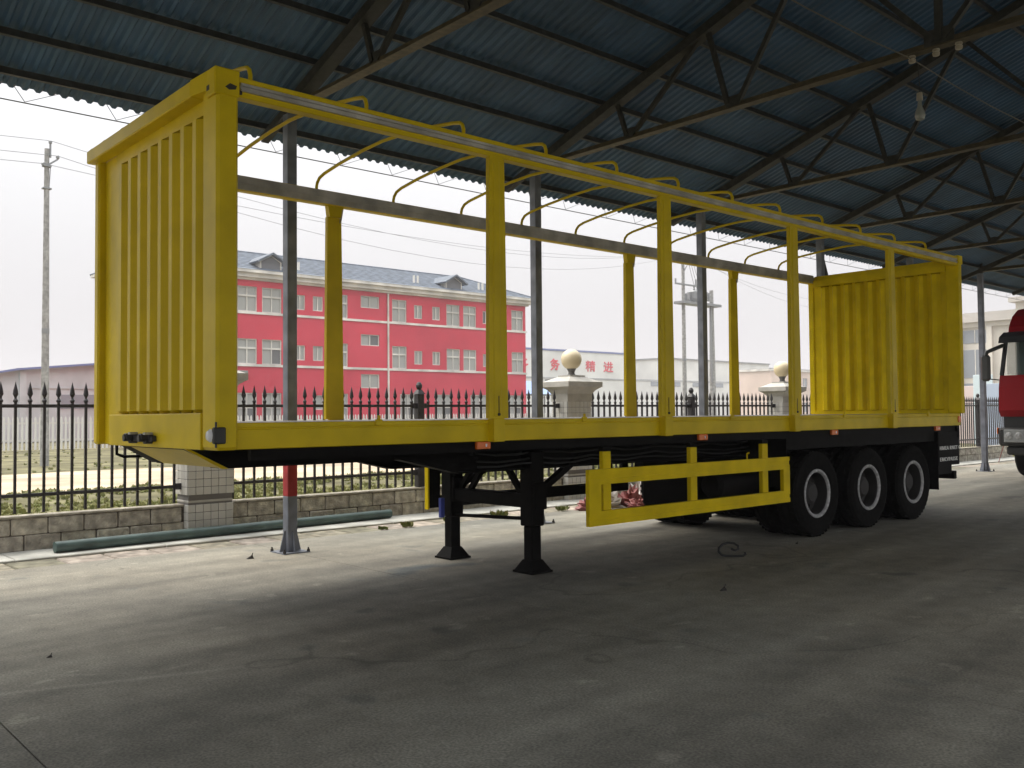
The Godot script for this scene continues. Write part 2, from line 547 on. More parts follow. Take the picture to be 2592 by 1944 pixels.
# ---------------------------------------------------------------- ground
func build_ground() -> void:
	var st := nst()
	# grassland to the horizon, left out under the road and the yard by height
	quad(st, Vector3(-900, -0.03, -900), Vector3(900, -0.03, -900), Vector3(900, -0.03, 600), Vector3(-900, -0.03, 600), Vector3.UP)
	struct("ground", st.commit(), M.turf)
	st = nst()
	# dirt road with ragged edges
	var n := FastNoiseLite.new()
	n.seed = 4
	n.frequency = 0.25
	var xs := []
	for i in 181:
		xs.append(-120.0 + i * 2.0)
	for i in xs.size() - 1:
		var a: float = xs[i]
		var b: float = xs[i + 1]
		quad(st, Vector3(a, -0.02, -15.0 + 0.5 * n.get_noise_1d(a)), Vector3(b, -0.02, -15.0 + 0.5 * n.get_noise_1d(b)), Vector3(b, -0.02, -22.4 + 0.5 * n.get_noise_1d(b + 300)), Vector3(a, -0.02, -22.4 + 0.5 * n.get_noise_1d(a + 300)), Vector3.UP)
	struct("dirt_road", st.commit(), M.road)
	# concrete slabs with open joints
	var floor_ := Node3D.new()
	floor_.name = "concrete_floor"
	floor_.set_meta("kind", "structure")
	add_child(floor_)
	var jx := [-10.0, -5.22, -1.42, 2.4, 6.18, 9.96, 13.74, 17.52, 21.3, 25.1, 28.9, 34.0]
	var jz := [-4.4, 4.6, 12.0, 19.0]
	for i in jx.size() - 1:
		for k in jz.size() - 1:
			var s := nst()
			cbx(s, jx[i] + 0.004, jx[i + 1] - 0.004, -0.16, 0.0, jz[k] + 0.004, jz[k + 1] - 0.004, 0.0015)
			part("concrete_slab", s.commit(), M.floor, floor_)
	part("sub_base", box(-10, 34, -0.026, -0.022, -4.4, 19), M.litter, floor_)
	# paving strip at the slab edge
	var pav := Node3D.new()
	pav.name = "paving_strip"
	pav.set_meta("kind", "structure")
	add_child(pav)
	rng.seed = 31
	var shapes := []
	for i in 3:
		shapes.append(cbox(0.010, 0.480, -0.1, 0.0, -0.255, 0.265, 0.012))
	for i in 72:
		var x := -6.0 + i * 0.49
		var p := part("paver", shapes[i % 3], M.paver[rng.randi() % 5], pav, Vector3(x, -0.006 + rng.randf_range(-0.006, 0.004), -4.69))
		p.rotation = Vector3(rng.randf_range(-0.006, 0.006), 0, rng.randf_range(-0.008, 0.008))
	part("bedding", box(-6, 29.3, -0.045, -0.040, -4.97, -4.4), M.litter, pav)
	var ap := nst()
	for i in 24:
		cbx(ap, -8.0 + i * 1.6, -8.0 + (i + 1) * 1.6 - 0.01, -0.12, 0.012, -5.67, -4.975, 0.008)
	struct("concrete_apron", ap.commit(), M.apron)

# ---------------------------------------------------------------- the shed
const CX := [-8.94, -5.16, -1.38, 2.4, 6.18, 9.96, 13.74, 17.52, 21.3, 25.08, 28.86]
const ZC := -3.5
const ZR := 2.1
const SL := 0.335
func chord_y(z: float) -> float:
	# underside of the upper chord
	return 5.05 + SL * (ZR - absf(z - ZR) + 3.08)

func build_shed() -> void:
	var shed := thing("open_shed", "open steel shed with blue corrugated roof on grey columns over the yard", "shed")
	# columns
	var col := nst()
	cbx(col, -0.059, 0.059, 1.22, 4.9, -0.059, 0.059, 0.006)
	var colm := col.commit()
	var lowm := cbox(-0.059, 0.059, 0.014, 0.62, -0.059, 0.059, 0.006)
	var bandm := cbox(-0.0595, 0.0595, 0.62, 1.22, -0.0595, 0.0595, 0.006)
	var base := nst()
	bx(base, -0.16, 0.16, 0.0, 0.012, -0.16, 0.16)
	var gus := nst()
	for s in [-1.0, 1.0]:
		hexa(gus, [Vector3(s * 0.06, 0.015, -0.006), Vector3(s * 0.13, 0.015, -0.006), Vector3(s * 0.13, 0.015, 0.006), Vector3(s * 0.06, 0.015, 0.006), Vector3(s * 0.06, 0.24, -0.006), Vector3(s * 0.075, 0.24, -0.006), Vector3(s * 0.075, 0.24, 0.006), Vector3(s * 0.06, 0.24, 0.006)])
		hexa(gus, [Vector3(-0.006, 0.015, s * 0.06), Vector3(-0.006, 0.015, s * 0.13), Vector3(0.006, 0.015, s * 0.13), Vector3(0.006, 0.015, s * 0.06), Vector3(-0.006, 0.24, s * 0.06), Vector3(-0.006, 0.24, s * 0.075), Vector3(0.006, 0.24, s * 0.075), Vector3(0.006, 0.24, s * 0.06)])
	var basem := base.commit()
	var gusm := gus.commit()
	var boltm := lathed([Vector2(0.0, 0.055), Vector2(0.009, 0.055), Vector2(0.009, 0.036), Vector2(0.017, 0.035), Vector2(0.017, 0.012)], 8, Transform3D.IDENTITY, false)
	for zc in [ZC, 7.7]:
		for x in CX:
			var c := part("column", colm, M.column, shed, Vector3(x, 0, zc))
			part("column_foot", lowm, M.column, c)
			part("red_band" if x == 2.4 else "column_middle", bandm, M.red_band if x == 2.4 else M.column, c)
			part("base_plate", basem, M.column, c)
			part("gusset", gusm, M.column, c)
			for sx in [-1, 1]:
				for sz in [-1, 1]:
					part("anchor_bolt", boltm, M.litter, c, Vector3(sx * 0.145, 0, sz * 0.145))
	# trusses
	var up := nst()
	for s in [-1.0, 1.0]:
		bar(up, Vector3(0, chord_y(ZC) + 0.055, ZR + s * 5.6), Vector3(0, chord_y(ZR) + 0.055, ZR), 0.15, 0.11)
		bar(up, Vector3(0, chord_y(ZC) + 0.06, ZR + s * 5.6), Vector3(0, chord_y(ZC) + 0.06 - 0.62 * SL, ZR + s * 6.22), 0.09, 0.09)
	var lo := nst()
	bx(lo, -0.06, 0.06, 4.935, 4.95, ZC, 7.7)
	bx(lo, -0.008, 0.008, 4.95, 5.01, ZC, 7.7)
	var web := nst()
	var gp := nst()
	for s in [-1.0, 1.0]:
		for w in [[-1.80, -1.96], [-1.70, -0.62], [-0.28, -0.54], [-0.14, 0.72]]:
			var z0: float = w[0]
			var z1: float = w[1]
			bar(web, Vector3(0.0, 5.0, ZR + s * (ZR - z0)), Vector3(0.0, chord_y(z1) + 0.04, ZR + s * (ZR - z1)), 0.05, 0.05, Vector3.RIGHT)
		for zz in [-1.76, -0.21]:
			bx(gp, -0.009, 0.009, 4.951, 5.09, ZR + s * (ZR - zz) - 0.09, ZR + s * (ZR - zz) + 0.09)
		bar(web, Vector3(0, 5.02, ZR - s * 0.05), Vector3(0, chord_y(0.8) + 0.03, ZR - s * 1.25), 0.05, 0.05, Vector3.RIGHT)
	bx(web, -0.03, 0.03, 5.0, chord_y(ZR), ZR - 0.03, ZR + 0.03)
	bx(gp, -0.0095, 0.0095, 4.951, 5.12, ZR - 0.14, ZR + 0.14)
	for zc in [ZC, 7.7]:
		bx(gp, -0.0094, 0.0094, 4.9, 5.2, zc - 0.06 if zc > 0 else zc, zc if zc > 0 else zc + 0.06)
	var upm := up.commit()
	var lom := lo.commit()
	var webm := web.commit()
	var gpm := gp.commit()
	for dz in [0.0]:
		for x in CX:
			var t := part("roof_truss", upm, M.truss, shed, Vector3(x, 0, dz))
			part("lower_chord", lom, M.chord, t)
			part("web", webm, M.truss, t)
			part("gusset", gpm, M.truss, t)
	# purlins: channels on top of the upper chords
	var pz := [-4.06, -3.52, -2.86, -2.2, -1.5, -0.84, -0.16, 0.52, 1.2, 1.86]
	var x0 := -10.0
	var x1 := 30.5
	for dz in [0.0]:
		for s in [-1.0, 1.0]:
			for z in pz:
				var zz: float = ZR + s * (ZR - z)
				var y := chord_y(z) + 0.115
				if z < ZC:
					y = chord_y(ZC) + 0.115 - (ZC - z) * SL
				var st := nst()
				bx(st, x0, x1, y + 0.03, y + 0.1, zz - 0.004, zz + 0.004)
				bx(st, x0, x1, y + 0.026, y + 0.03, zz - 0.025, zz + 0.025)
				part("purlin", st.commit(), M.purlin, shed, Vector3(0, 0, dz))
	# corrugated sheets, one metre wide each, from ridge to eave
	var sh := nst()
	var pitch := 0.125
	var prof := []
	for i in 8:
		var b := i * pitch
		prof.append(Vector2(b, 0.0))
		prof.append(Vector2(b + 0.035, 0.0))
		prof.append(Vector2(b + 0.06, 0.028))
		prof.append(Vector2(b + 0.10, 0.028))
	prof.append(Vector2(1.0, 0.0))
	prof.append(Vector2(1.03, 0.003))
	var ys0 := chord_y(ZC) + 0.222
	for i in prof.size() - 1:
		var a: Vector2 = prof[i]
		var b2: Vector2 = prof[i + 1]
		var za := -4.37
		var yd := (ZC - za) * SL
		for lift in [0.0, 0.004]:
			quad(sh, Vector3(a.x, ys0 - yd + a.y + lift, za), Vector3(b2.x, ys0 - yd + b2.y + lift, za), Vector3(b2.x, ys0 + (ZR - ZC) * SL + b2.y + lift, ZR), Vector3(a.x, ys0 + (ZR - ZC) * SL + a.y + lift, ZR), Vector3(a.y - b2.y, (b2.x - a.x), -SL * (b2.x - a.x)).normalized() * (1.0 if lift > 0.0 else -1.0))
	var shm := sh.commit()
	rng.seed = 77
	for dz in [0.0]:
		for s in [0, 1]:
			for i in 40:
				var m: Material = [M.sheet, M.sheet_b, M.sheet_c, M.sheet][rng.randi() % 4]
				var o := part("roof_sheet", shm, m, shed, Vector3(x0 + i, rng.randf_range(-0.002, 0.002), dz))
				if s == 1:
					o.rotation.y = PI
					o.position = Vector3(x0 + i + 1.0, rng.randf_range(-0.002, 0.002), dz + 2 * ZR)
	# latticed eave rod with its hangers
	var rod := nst()
	bar(rod, Vector3(x0, 4.69, -4.3), Vector3(x1, 4.69, -4.3), 0.010, 0.010)
	rng.seed = 9
	var x := x0
	while x < x1 - 1.0:
		bar(rod, Vector3(x, 4.7, -4.3), Vector3(x + 0.3, 4.83, -4.24), 0.005, 0.005)
		bar(rod, Vector3(x, 4.7, -4.3), Vector3(x - 0.12, 4.83, -4.24), 0.005, 0.005)
		x += rng.randf_range(0.7, 0.95)
	part("eave_rod", rod.commit(), M.steel_grey, shed)
	# knee brace and steel plates at the fifth column, seen through the trailer
	var kb := nst()
	bar(kb, Vector3(13.8, 4.5, -3.5), Vector3(14.15, 3.7, -3.5), 0.06, 0.06)
	part("knee_brace", kb.commit(), M.truss, shed)
	# the cable along the shed and the lamp that hangs from it
	var cab := nst()
	var pts := []
	for k in 9:
		var xx0: float = CX[2 + k / 1] if k < 9 else 0.0
		pts.append(Vector3(xx0, 4.90, 1.84))
		if k < 8:
			for q in [0.25, 0.5, 0.75]:
				pts.append(Vector3(lerpf(CX[2 + k], CX[3 + k], q), 4.90 - 0.05 * (1.0 - pow(2 * q - 1, 2)), 1.84))
	tube(cab, pts, 0.006, 5)
	tag(part("electric_cable", cab.commit(), M.pale_cable, self), "thin pale electric cable strung lengthwise below the roof trusses", "cable")
	var ins := lathed([Vector2(0, -0.035), Vector2(0.03, -0.03), Vector2(0.034, 0.0), Vector2(0.022, 0.008), Vector2(0.034, 0.016), Vector2(0.03, 0.034), Vector2(0, 0.034)], 10)
	var where := ["nearest the trailer", "under the king post", "last in the row of three"]
	for i in 3:
		var zz2: float = [1.84, 2.07, 2.28][i]
		tag(part("insulator", ins, M.ceramic, self, Vector3(6.18, 4.895, zz2)), "pale ceramic insulator under the second truss chord, " + where[i], "insulator", "cable insulators on the truss")
	var lamp := thing("bare_bulb", "unlit bare bulb in a pale socket hanging below the dark roof at upper right", "bulb", Vector3(6.32, 4.60, 1.84))
	part("socket", lathed([Vector2(0, 0.0), Vector2(0.026, 0.0), Vector2(0.03, -0.07), Vector2(0.02, -0.075), Vector2(0, -0.075)], 12), M.ceramic, lamp)
	part("glass", lathed([Vector2(0.018, -0.075), Vector2(0.022, -0.13), Vector2(0.045, -0.19), Vector2(0.05, -0.225), Vector2(0.038, -0.26), Vector2(0.0, -0.275)], 14), M.bulb_glass, lamp)
	var wr := nst()
	tube(wr, [Vector3(0, 0, 0), Vector3(0, 0.15, 0.0), Vector3(-0.02, 0.29, 0)], 0.004, 5)
	part("flex", wr.commit(), M.cable, lamp)

# ---------------------------------------------------------------- the trailer
const L := 11.69
const TW := 2.5
func corrugated(st: SurfaceTool, x: float, z0: float, z1: float, y0: float, y1: float, pitch: float, depth: float, first: float, flat := 0.32) -> void:
	# ribs stand out towards -x from a sheet at x; first: z of the first rib's left edge
	var pr := [Vector2(z0, x)]
	var z := first
	while z + pitch * (0.4 + flat) < z1:
		pr.append(Vector2(z, x))
		pr.append(Vector2(z + pitch * 0.2, x - depth))
		pr.append(Vector2(z + pitch * (0.2 + flat), x - depth))
		pr.append(Vector2(z + pitch * (0.4 + flat), x))
		z += pitch
	pr.append(Vector2(z1, x))
	for i in pr.size() - 1:
		var a: Vector2 = pr[i]
		var b: Vector2 = pr[i + 1]
		var n := Vector3(-(b.x - a.x), 0, b.y - a.y).normalized()
		for t in [0.0, 0.003]:
			quad(st, Vector3(a.y + t, y0, a.x), Vector3(b.y + t, y0, b.x), Vector3(b.y + t, y1, b.x), Vector3(a.y + t, y1, a.x), n * (1.0 if t == 0.0 else -1.0))
		# slanted lips where the ribs are pressed flat
		if a.y < x or b.y < x:
			for e in [[y0, -1.0], [y1, 1.0]]:
				quad(st, Vector3(a.y, e[0], a.x), Vector3(b.y, e[0], b.x), Vector3(x, e[0] + e[1] * 0.03, b.x), Vector3(x, e[0] + e[1] * 0.03, a.x), Vector3(-0.5, e[1], 0).normalized())

func build_trailer() -> void:
	var t := thing("semi_trailer", "long yellow semi trailer with open roof bows and bare side posts under the shed", "trailer")
	var Y: Material = M.yellow
	# ---- front wall
	part("front_corner_post", cbox(0.0, 0.155, 1.28, 3.80, -0.24, 0.0, 0.02), Y, t)
	var fp := nst()
	cbx(fp, 0.0, 0.20, 1.28, 3.72, -2.5, -2.40, 0.015)
	cbx(fp, 0.06, 0.20, 1.28, 3.72, -2.40, -2.08, 0.01)
	part("front_corner_post", fp.commit(), Y, t)
	var panel := nst()
	corrugated(panel, 0.045, -2.08, -0.24, 1.555, 3.57, 0.212, 0.047, -1.93, 0.29)
	quad(panel, Vector3(0.045, 3.57, -2.08), Vector3(0.045, 3.57, -0.24), Vector3(0.045, 3.72, -0.24), Vector3(0.045, 3.72, -2.08), Vector3(-1, 0, 0))
	quad(panel, Vector3(0.055, 1.5, -2.08), Vector3(0.055, 1.5, -0.24), Vector3(0.055, 3.72, -0.24), Vector3(0.055, 3.72, -2.08), Vector3(1, 0, 0))
	part("front_panel", panel.commit(), Y, t)
	part("bottom_plate", cbox(-0.008, 0.06, 1.28, 1.53, -2.08, -0.24, 0.006), Y, t)
	part("top_beam", cbox(-0.06, 0.06, 3.705, 3.815, -2.53, -0.30, 0.008), Y, t)
	var tb2 := nst()
	hexa(tb2, [Vector3(-0.06, 3.705, -0.30), Vector3(0.06, 3.705, -0.30), Vector3(0.06, 3.705, -0.10), Vector3(-0.02, 3.705, -0.10), Vector3(-0.06, 3.815, -0.30), Vector3(0.06, 3.815, -0.30), Vector3(0.06, 3.84, -0.10), Vector3(-0.02, 3.84, -0.10)])
	cbx(tb2, -0.022, 0.157, 3.66, 3.845, -0.14, 0.012, 0.008)
	part("corner_casting", tb2.commit(), Y, t)
	part("casting_hole", side([Vector2(0.05, 3.715), Vector2(0.085, 3.745), Vector2(0.135, 3.735), Vector2(0.125, 3.71), Vector2(0.08, 3.70)], 0.012, 0.0135), M.rim_dark, t)
	part("casting_hole", box(-0.0235, -0.022, 3.70, 3.735, -0.12, -0.075), M.rim_dark, t)
	for zz in [-2.53, -2.2, -1.76]:
		var rg := nst()
		tube(rg, [Vector3(-0.02, 3.815, zz - 0.03), Vector3(-0.02, 3.84, zz - 0.03), Vector3(-0.02, 3.84, zz + 0.03), Vector3(-0.02, 3.815, zz + 0.03)], 0.006, 6)
		part("tie_ring", rg.commit(), Y, t)
	# couplings on the bottom plate
	for zz in [-1.44, -1.13]:
		var cp := nst()
		lathe(cp, [Vector2(0, 0.10), Vector2(0.028, 0.10), Vector2(0.028, 0.06), Vector2(0.045, 0.055), Vector2(0.045, 0.0)], 10, Transform3D(Basis(Vector3(0, 0, 1), Vector3(-1, 0, 0), Vector3(0, -1, 0)), Vector3(-0.008, 1.35, zz)))
		cbx(cp, -0.05, -0.012, 1.325, 1.37, zz - 0.13, zz + 0.11, 0.006)
		cbx(cp, -0.10, -0.05, 1.34, 1.385, zz - 0.02, zz + 0.04, 0.006)
		var c := part("air_coupling", cp.commit(), M.plastic, t)
		part("cap", box(-0.09, -0.03, 1.376, 1.392, zz + 0.045, zz + 0.09), M.rim, c)
	var ml := part("marker_lamp", cbox(-0.03, 0.055, 1.325, 1.435, -0.01, 0.03, 0.008), M.plastic, t)
	part("lens", lathed([Vector2(0, 0.03), Vector2(0.03, 0.02), Vector2(0.045, 0.0)], 14, Transform3D(Basis(Vector3(0, 0, 1), Vector3(-1, 0, 0), Vector3(0, -1, 0)), Vector3(-0.028, 1.38, -0.035))), M.lens, ml)
	part("lamp_bracket", box(-0.012, 0.0, 1.30, 1.47, 0.0, 0.008), M.plastic, t)
	# sloped nose plate
	var np := nst()
	quad(np, Vector3(0.0, 1.275, -1.58), Vector3(0.0, 1.275, -0.55), Vector3(0.27, 1.135, -0.52), Vector3(0.27, 1.135, -1.62), Vector3(-0.4, -0.9, 0).normalized())
	hexa(np, [Vector3(0.0, 1.28, -0.55), Vector3(0.03, 1.28, -0.55), Vector3(0.03, 1.28, -0.52), Vector3(0.0, 1.28, -0.52), Vector3(0.26, 1.13, -0.52), Vector3(0.31, 1.13, -0.52), Vector3(0.31, 1.13, -0.49), Vector3(0.26, 1.13, -0.49)])
	part("nose_plate", np.commit(), Y, t)
	part("coupler_plate", side([Vector2(0.03, 1.29), Vector2(0.31, 1.13), Vector2(1.75, 1.13), Vector2(1.75, 1.29)], -1.98, -0.515), M.black, t)

	# ---- deck and side rails
	part("deck", box(0.2, L - 0.1, 1.42, 1.4615, -2.38, -0.12), M.deck, t)
	var px := [2.465, 4.70, 7.06, 9.47]
	var edges := [0.156, 2.465, 4.70, 7.06, 9.47, L]
	for s in [0, 1]:
		var zo := -0.075 if s == 0 else -2.425
		var zi := -0.115 if s == 0 else -2.385
		var z_a := minf(zo, zi)
		var z_b := maxf(zo, zi)
		for i in 5:
			var a: float = edges[i] + (0.0 if i == 0 else 0.055)
			var b: float = edges[i + 1] - (0.0 if i == 4 else 0.055)
			var sb := nst()
			cbx(sb, a, b, 1.28, 1.42, z_a, z_b, 0.006)
			var zz0 := zi if s == 0 else zo + 0.006
			var zz1 := zo - 0.006 if s == 0 else zi
			bx(sb, a, b, 1.42, 1.426, minf(zz0, zz1), maxf(zz0, zz1))
			cbx(sb, a, b, 1.426, 1.462, z_a, z_b, 0.005)
			part("side_rail", sb.commit(), Y, t)
		var blk := nst()
		var zb0 := -0.17 if s == 0 else -2.39
		var zb1 := -0.12 if s == 0 else -2.33
		bx(blk, 0.30, L - 0.05, 1.195, 1.419, zb0, zb1)
		part("frame_rail", blk.commit(), M.black, t)
		# posts
		for i in 4:
			var x: float = px[i] if s == 0 else px[i] - 0.12
			var p := nst()
			var zc0 := -0.055 if s == 0 else -2.49
			var zc1 := -0.01 if s == 0 else -2.445
			var ytop := 3.67 if s == 0 else 3.55
			hexa(p, [Vector3(x - 0.105, 1.47, zc0), Vector3(x + 0.105, 1.47, zc0), Vector3(x + 0.105, 1.47, zc1), Vector3(x - 0.105, 1.47, zc1), Vector3(x - 0.082, ytop, zc0), Vector3(x + 0.082, ytop, zc0), Vector3(x + 0.082, ytop, zc1), Vector3(x - 0.082, ytop, zc1)])
			# pressed spine and turned edge
			if s == 0:
				hexa(p, [Vector3(x - 0.06, 1.49, -0.01), Vector3(x + 0.03, 1.49, -0.01), Vector3(x + 0.02, 1.49, 0.0), Vector3(x - 0.05, 1.49, 0.0), Vector3(x - 0.05, ytop - 0.03, -0.01), Vector3(x + 0.025, ytop - 0.03, -0.01), Vector3(x + 0.015, ytop - 0.03, 0.0), Vector3(x - 0.04, ytop - 0.03, 0.0)])
			var po := part("side_post", p.commit(), Y, t)
			var fy := nst()
			var fz0 := -0.088 if s == 0 else -2.495
			var fz1 := 0.0 if s == 0 else -2.41
			cbx(fy, x - 0.06, x + 0.06, 1.275, 1.47, fz0, fz1, 0.005)
			part("post_foot", fy.commit(), Y, po)
			if s == 0:
				var lat := nst()
				bx(lat, x - 0.012, x - 0.004, 1.52, 1.66, 0.0005, 0.003)
				lathe(lat, [Vector2(0, 0.012), Vector2(0.012, 0.01), Vector2(0.014, 0)], 8, Transform3D(Basis(Vector3(1, 0, 0), Vector3(0, 0, 1), Vector3(0, -1, 0)), Vector3(x - 0.008, 1.505, 0.0)))
				part("latch_slot", lat.commit(), M.rim_dark, po)
			var hd := nst()
			if s == 0:
				bx(hd, x - 0.07, x + 0.065, 3.60, 3.685, -0.052, -0.013)
			else:
				hexa(hd, [Vector3(x - 0.07, 3.551, -2.49), Vector3(x + 0.06, 3.551, -2.49), Vector3(x + 0.06, 3.551, -2.42), Vector3(x - 0.07, 3.551, -2.42), Vector3(x - 0.085, 3.665, -2.49), Vector3(x + 0.10, 3.665, -2.49), Vector3(x + 0.10, 3.665, -2.42), Vector3(x - 0.085, 3.665, -2.42)])
				var sp2 := nst()
				bar(sp2, Vector3(x + 0.085, 3.64, -2.43), Vector3(x + 0.06, 3.50, -2.43), 0.022, 0.012)
				part("strap", sp2.commit(), M.track, po)
			part("post_head", hd.commit(), Y, po)
		# top rail
		var tr := nst()
		if s == 0:
			cbx(tr, 0.156, L - 0.14, 3.772, 3.81, -0.10, 0.0, 0.006)
			cbx(tr, 0.156, L - 0.14, 3.675, 3.73, -0.10, -0.012, 0.006)
			bx(tr, 0.2, L - 0.14, 3.73, 3.772, -0.10, -0.06)
		else:
			cbx(tr, 0.2, L - 0.10, 3.665, 3.81, -2.5, -2.40, 0.008)
		var tro := part("top_rail", tr.commit(), Y, t)
		var al := nst()
		if s == 0:
			# aluminium curtain track with two grooves
			bx(al, 0.17, L - 0.16, 3.731, 3.771, -0.059, -0.012)
			bx(al, 0.17, L - 0.16, 3.752, 3.771, -0.0115, 0.002)
			bx(al, 0.17, L - 0.16, 3.7145, 3.7305, -0.0115, 0.006)
			part("added_glare_strip", al.commit(), M.track, tro)
		else:
			bx(al, 0.21, L - 0.11, 3.672, 3.803, -2.3995, -2.394)  # added strip, its grey imitates lens glare on the yellow far rail
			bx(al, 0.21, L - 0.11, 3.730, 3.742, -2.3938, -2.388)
			part("added_glare_strip", al.commit(), M.far_glare, tro)
	part("rail_end", cbox(0.158, 0.18, 3.69, 3.72, -0.03, 0.0, 0.004), M.rim_dark, t)
	# roof bows
	for i in 12:
		var bxx := 0.26 + 0.94 * i
		var pts := []
		for z in [[-0.05, 3.79], [-0.05, 3.86], [-0.065, 3.90], [-0.10, 3.925], [-0.20, 3.945], [-0.5, 3.985], [-0.9, 4.02], [-1.25, 4.035], [-1.6, 4.02], [-2.0, 3.985], [-2.3, 3.945], [-2.39, 3.92], [-2.435, 3.88], [-2.45, 3.84], [-2.45, 3.79]]:
			pts.append(Vector3(bxx, z[1], z[0]))
		var tb := nst()
		tube(tb, pts, 0.016, 8)
		part("roof_bow", tb.commit(), Y, t)
	# ---- rear frame
	var rw := nst()
	corrugated(rw, L - 0.10, -2.40, -0.22, 1.53, 3.58, 0.205, 0.055, -2.27)
	bx(rw, L - 0.099, L - 0.09, 1.46, 3.72, -2.40, -0.20)
	bx(rw, L - 0.13, L - 0.0995, 3.61, 3.72, -2.40, -0.20)
	bx(rw, L - 0.13, L - 0.0995, 1.462, 1.52, -2.40, -0.20)
	part("rear_wall", rw.commit(), M.yellow_side, t)
	var rp := nst()
	cbx(rp, L - 0.12, L, 1.462, 3.78, -0.20, -0.005, 0.012)
	part("rear_corner_post", rp.commit(), M.yellow_side, t)
	part("rear_corner_post", cbox(L - 0.12, L, 1.462, 3.78, -2.5, -2.40, 0.012), M.yellow_side, t)
	part("corner_casting", cbox(L - 0.14, L + 0.005, 3.70, 3.83, -0.12, 0.01, 0.008), M.yellow_side, t)
	part("rear_beam", cbox(L - 0.089, L, 3.66, 3.79, -2.40, -0.20, 0.008), M.yellow_side, t)
	part("rear_lamp", cbox(L - 0.10, L - 0.01, 1.33, 1.42, -0.0745, -0.06, 0.004), M.amber, t)
	part("rear_sill", cbox(L - 0.089, L, 1.10, 1.42, -2.4, -0.09, 0.008), M.black, t)
	# ---- chassis: two bent I beams and crossmembers
	for zb in [-0.72, -1.78]:
		var be := nst()
		prism(be, [Vector2(0.3, 1.42), Vector2(0.3, 1.14), Vector2(1.9, 1.14), Vector2(2.55, 0.99), Vector2(11.2, 0.99), Vector2(11.5, 1.1), Vector2(11.5, 1.42)], zb - 0.006, zb + 0.006, Transform3D.IDENTITY)
		bar(be, Vector3(0.3, 1.135, zb), Vector3(1.9, 1.135, zb), 0.14, 0.014)
		bar(be, Vector3(1.9, 1.135, zb), Vector3(2.55, 0.985, zb), 0.14, 0.014)
		bar(be, Vector3(2.55, 0.985, zb), Vector3(11.2, 0.985, zb), 0.14, 0.014)
		part("chassis_beam", be.commit(), M.black, t)
	for i in 23:
		var xx := 0.55 + i * 0.485
		part("crossmember", box(xx - 0.03, xx + 0.03, 1.30, 1.418, -2.33, -0.17), M.black, t)
	part("underbody", box(0.3, L - 0.2, 1.4125, 1.418, -2.33, -0.17), M.black, t)
	# ---- landing gear
	for zz in [-0.66, -1.9]:
		var lg := nst()
		cbx(lg, 3.35, 3.52, 0.44, 1.15, zz - 0.085, zz + 0.085, 0.012)
		var leg := part("landing_leg", lg.commit(), M.black, t)
		part("inner_leg", cbox(3.373, 3.497, 0.09, 0.44, zz - 0.062, zz + 0.062, 0.01), M.black, leg)
		var ft := nst()
		hexa(ft, [Vector3(3.31, 0.022, zz - 0.125), Vector3(3.56, 0.022, zz - 0.125), Vector3(3.56, 0.022, zz + 0.125), Vector3(3.31, 0.022, zz + 0.125), Vector3(3.368, 0.12, zz - 0.067), Vector3(3.502, 0.12, zz - 0.067), Vector3(3.502, 0.12, zz + 0.067), Vector3(3.368, 0.12, zz + 0.067)])
		bx(ft, 3.30, 3.57, 0.002, 0.0218, zz - 0.135, zz + 0.135)
		part("foot", ft.commit(), M.black, leg)
		part("gearbox", cbox(3.355, 3.515, 0.60, 0.86, zz + 0.086, zz + 0.13, 0.01), M.black, leg)
	part("leg_beam", cbox(3.37, 3.50, 0.61, 0.74, -1.8145, -0.7455, 0.008), M.black, t)
	var br := nst()
	for q in [[-1.74, 0.74, -1.32, 1.24], [-1.58, 0.74, -1.15, 1.24], [-0.80, 0.74, -1.22, 1.24]]:
		bar(br, Vector3(3.43, q[1], q[0]), Vector3(3.43, q[3], q[2]), 0.05, 0.05, Vector3.RIGHT)
	bar(br, Vector3(3.5, 0.74, -0.66), Vector3(4.15, 1.08, -0.72), 0.06, 0.06)
	bar(br, Vector3(3.5, 0.74, -1.9), Vector3(4.15, 1.08, -1.78), 0.06, 0.06)
	part("leg_brace", br.commit(), M.black, t)
	var shf := nst()
	tube(shf, [Vector3(3.40, 0.46, -1.8), Vector3(3.44, 0.5, -0.76)], 0.018, 8)
	part("drive_shaft", shf.commit(), M.black, t)
	part("blue_strap", box(3.24, 3.285, 0.44, 0.64, -1.88, -1.84), M.blue_rag, t)
	# ---- side guards
	for s in [0, 1]:
		var z0 := -0.045 if s == 0 else -2.455
		var z1 := 0.0 if s == 0 else -2.5
		var zi2 := -0.02 if s == 0 else -2.48
		var g := nst()
		for yy in [[0.85, 0.99], [0.472, 0.605]]:
			# a pressed rail: flat with a shallow channel
			bx(g, 3.535, 6.865, yy[0], yy[0] + 0.05, minf(z0, z1), maxf(z0, z1))
			bx(g, 3.535, 6.865, yy[0] + 0.05, yy[1] - 0.045, minf(z0, zi2 + (0.012 if s == 0 else -0.012)), maxf(z0, zi2 + (0.012 if s == 0 else -0.012)))
			bx(g, 3.535, 6.865, yy[1] - 0.045, yy[1], minf(z0, z1), maxf(z0, z1))
		bx(g, 3.535, 3.695, 0.605, 0.85, minf(z0, z1), maxf(z0, z1))
		bx(g, 6.735, 6.865, 0.605, 0.85, minf(z0, z1), maxf(z0, z1))
		var go := part("side_guard", g.commit(), M.yellow_side if s == 0 else M.black, t)
		if s == 1:
			var fc := nst()
			for yy in [[0.85, 0.99], [0.472, 0.605]]:
				bx(fc, 3.52, 6.88, yy[0], yy[1], -2.508, -2.502)
			bx(fc, 3.515, 3.534, 0.46, 1.0, -2.50, -2.44)
			part("outer_face", fc.commit(), M.yellow_side, go)
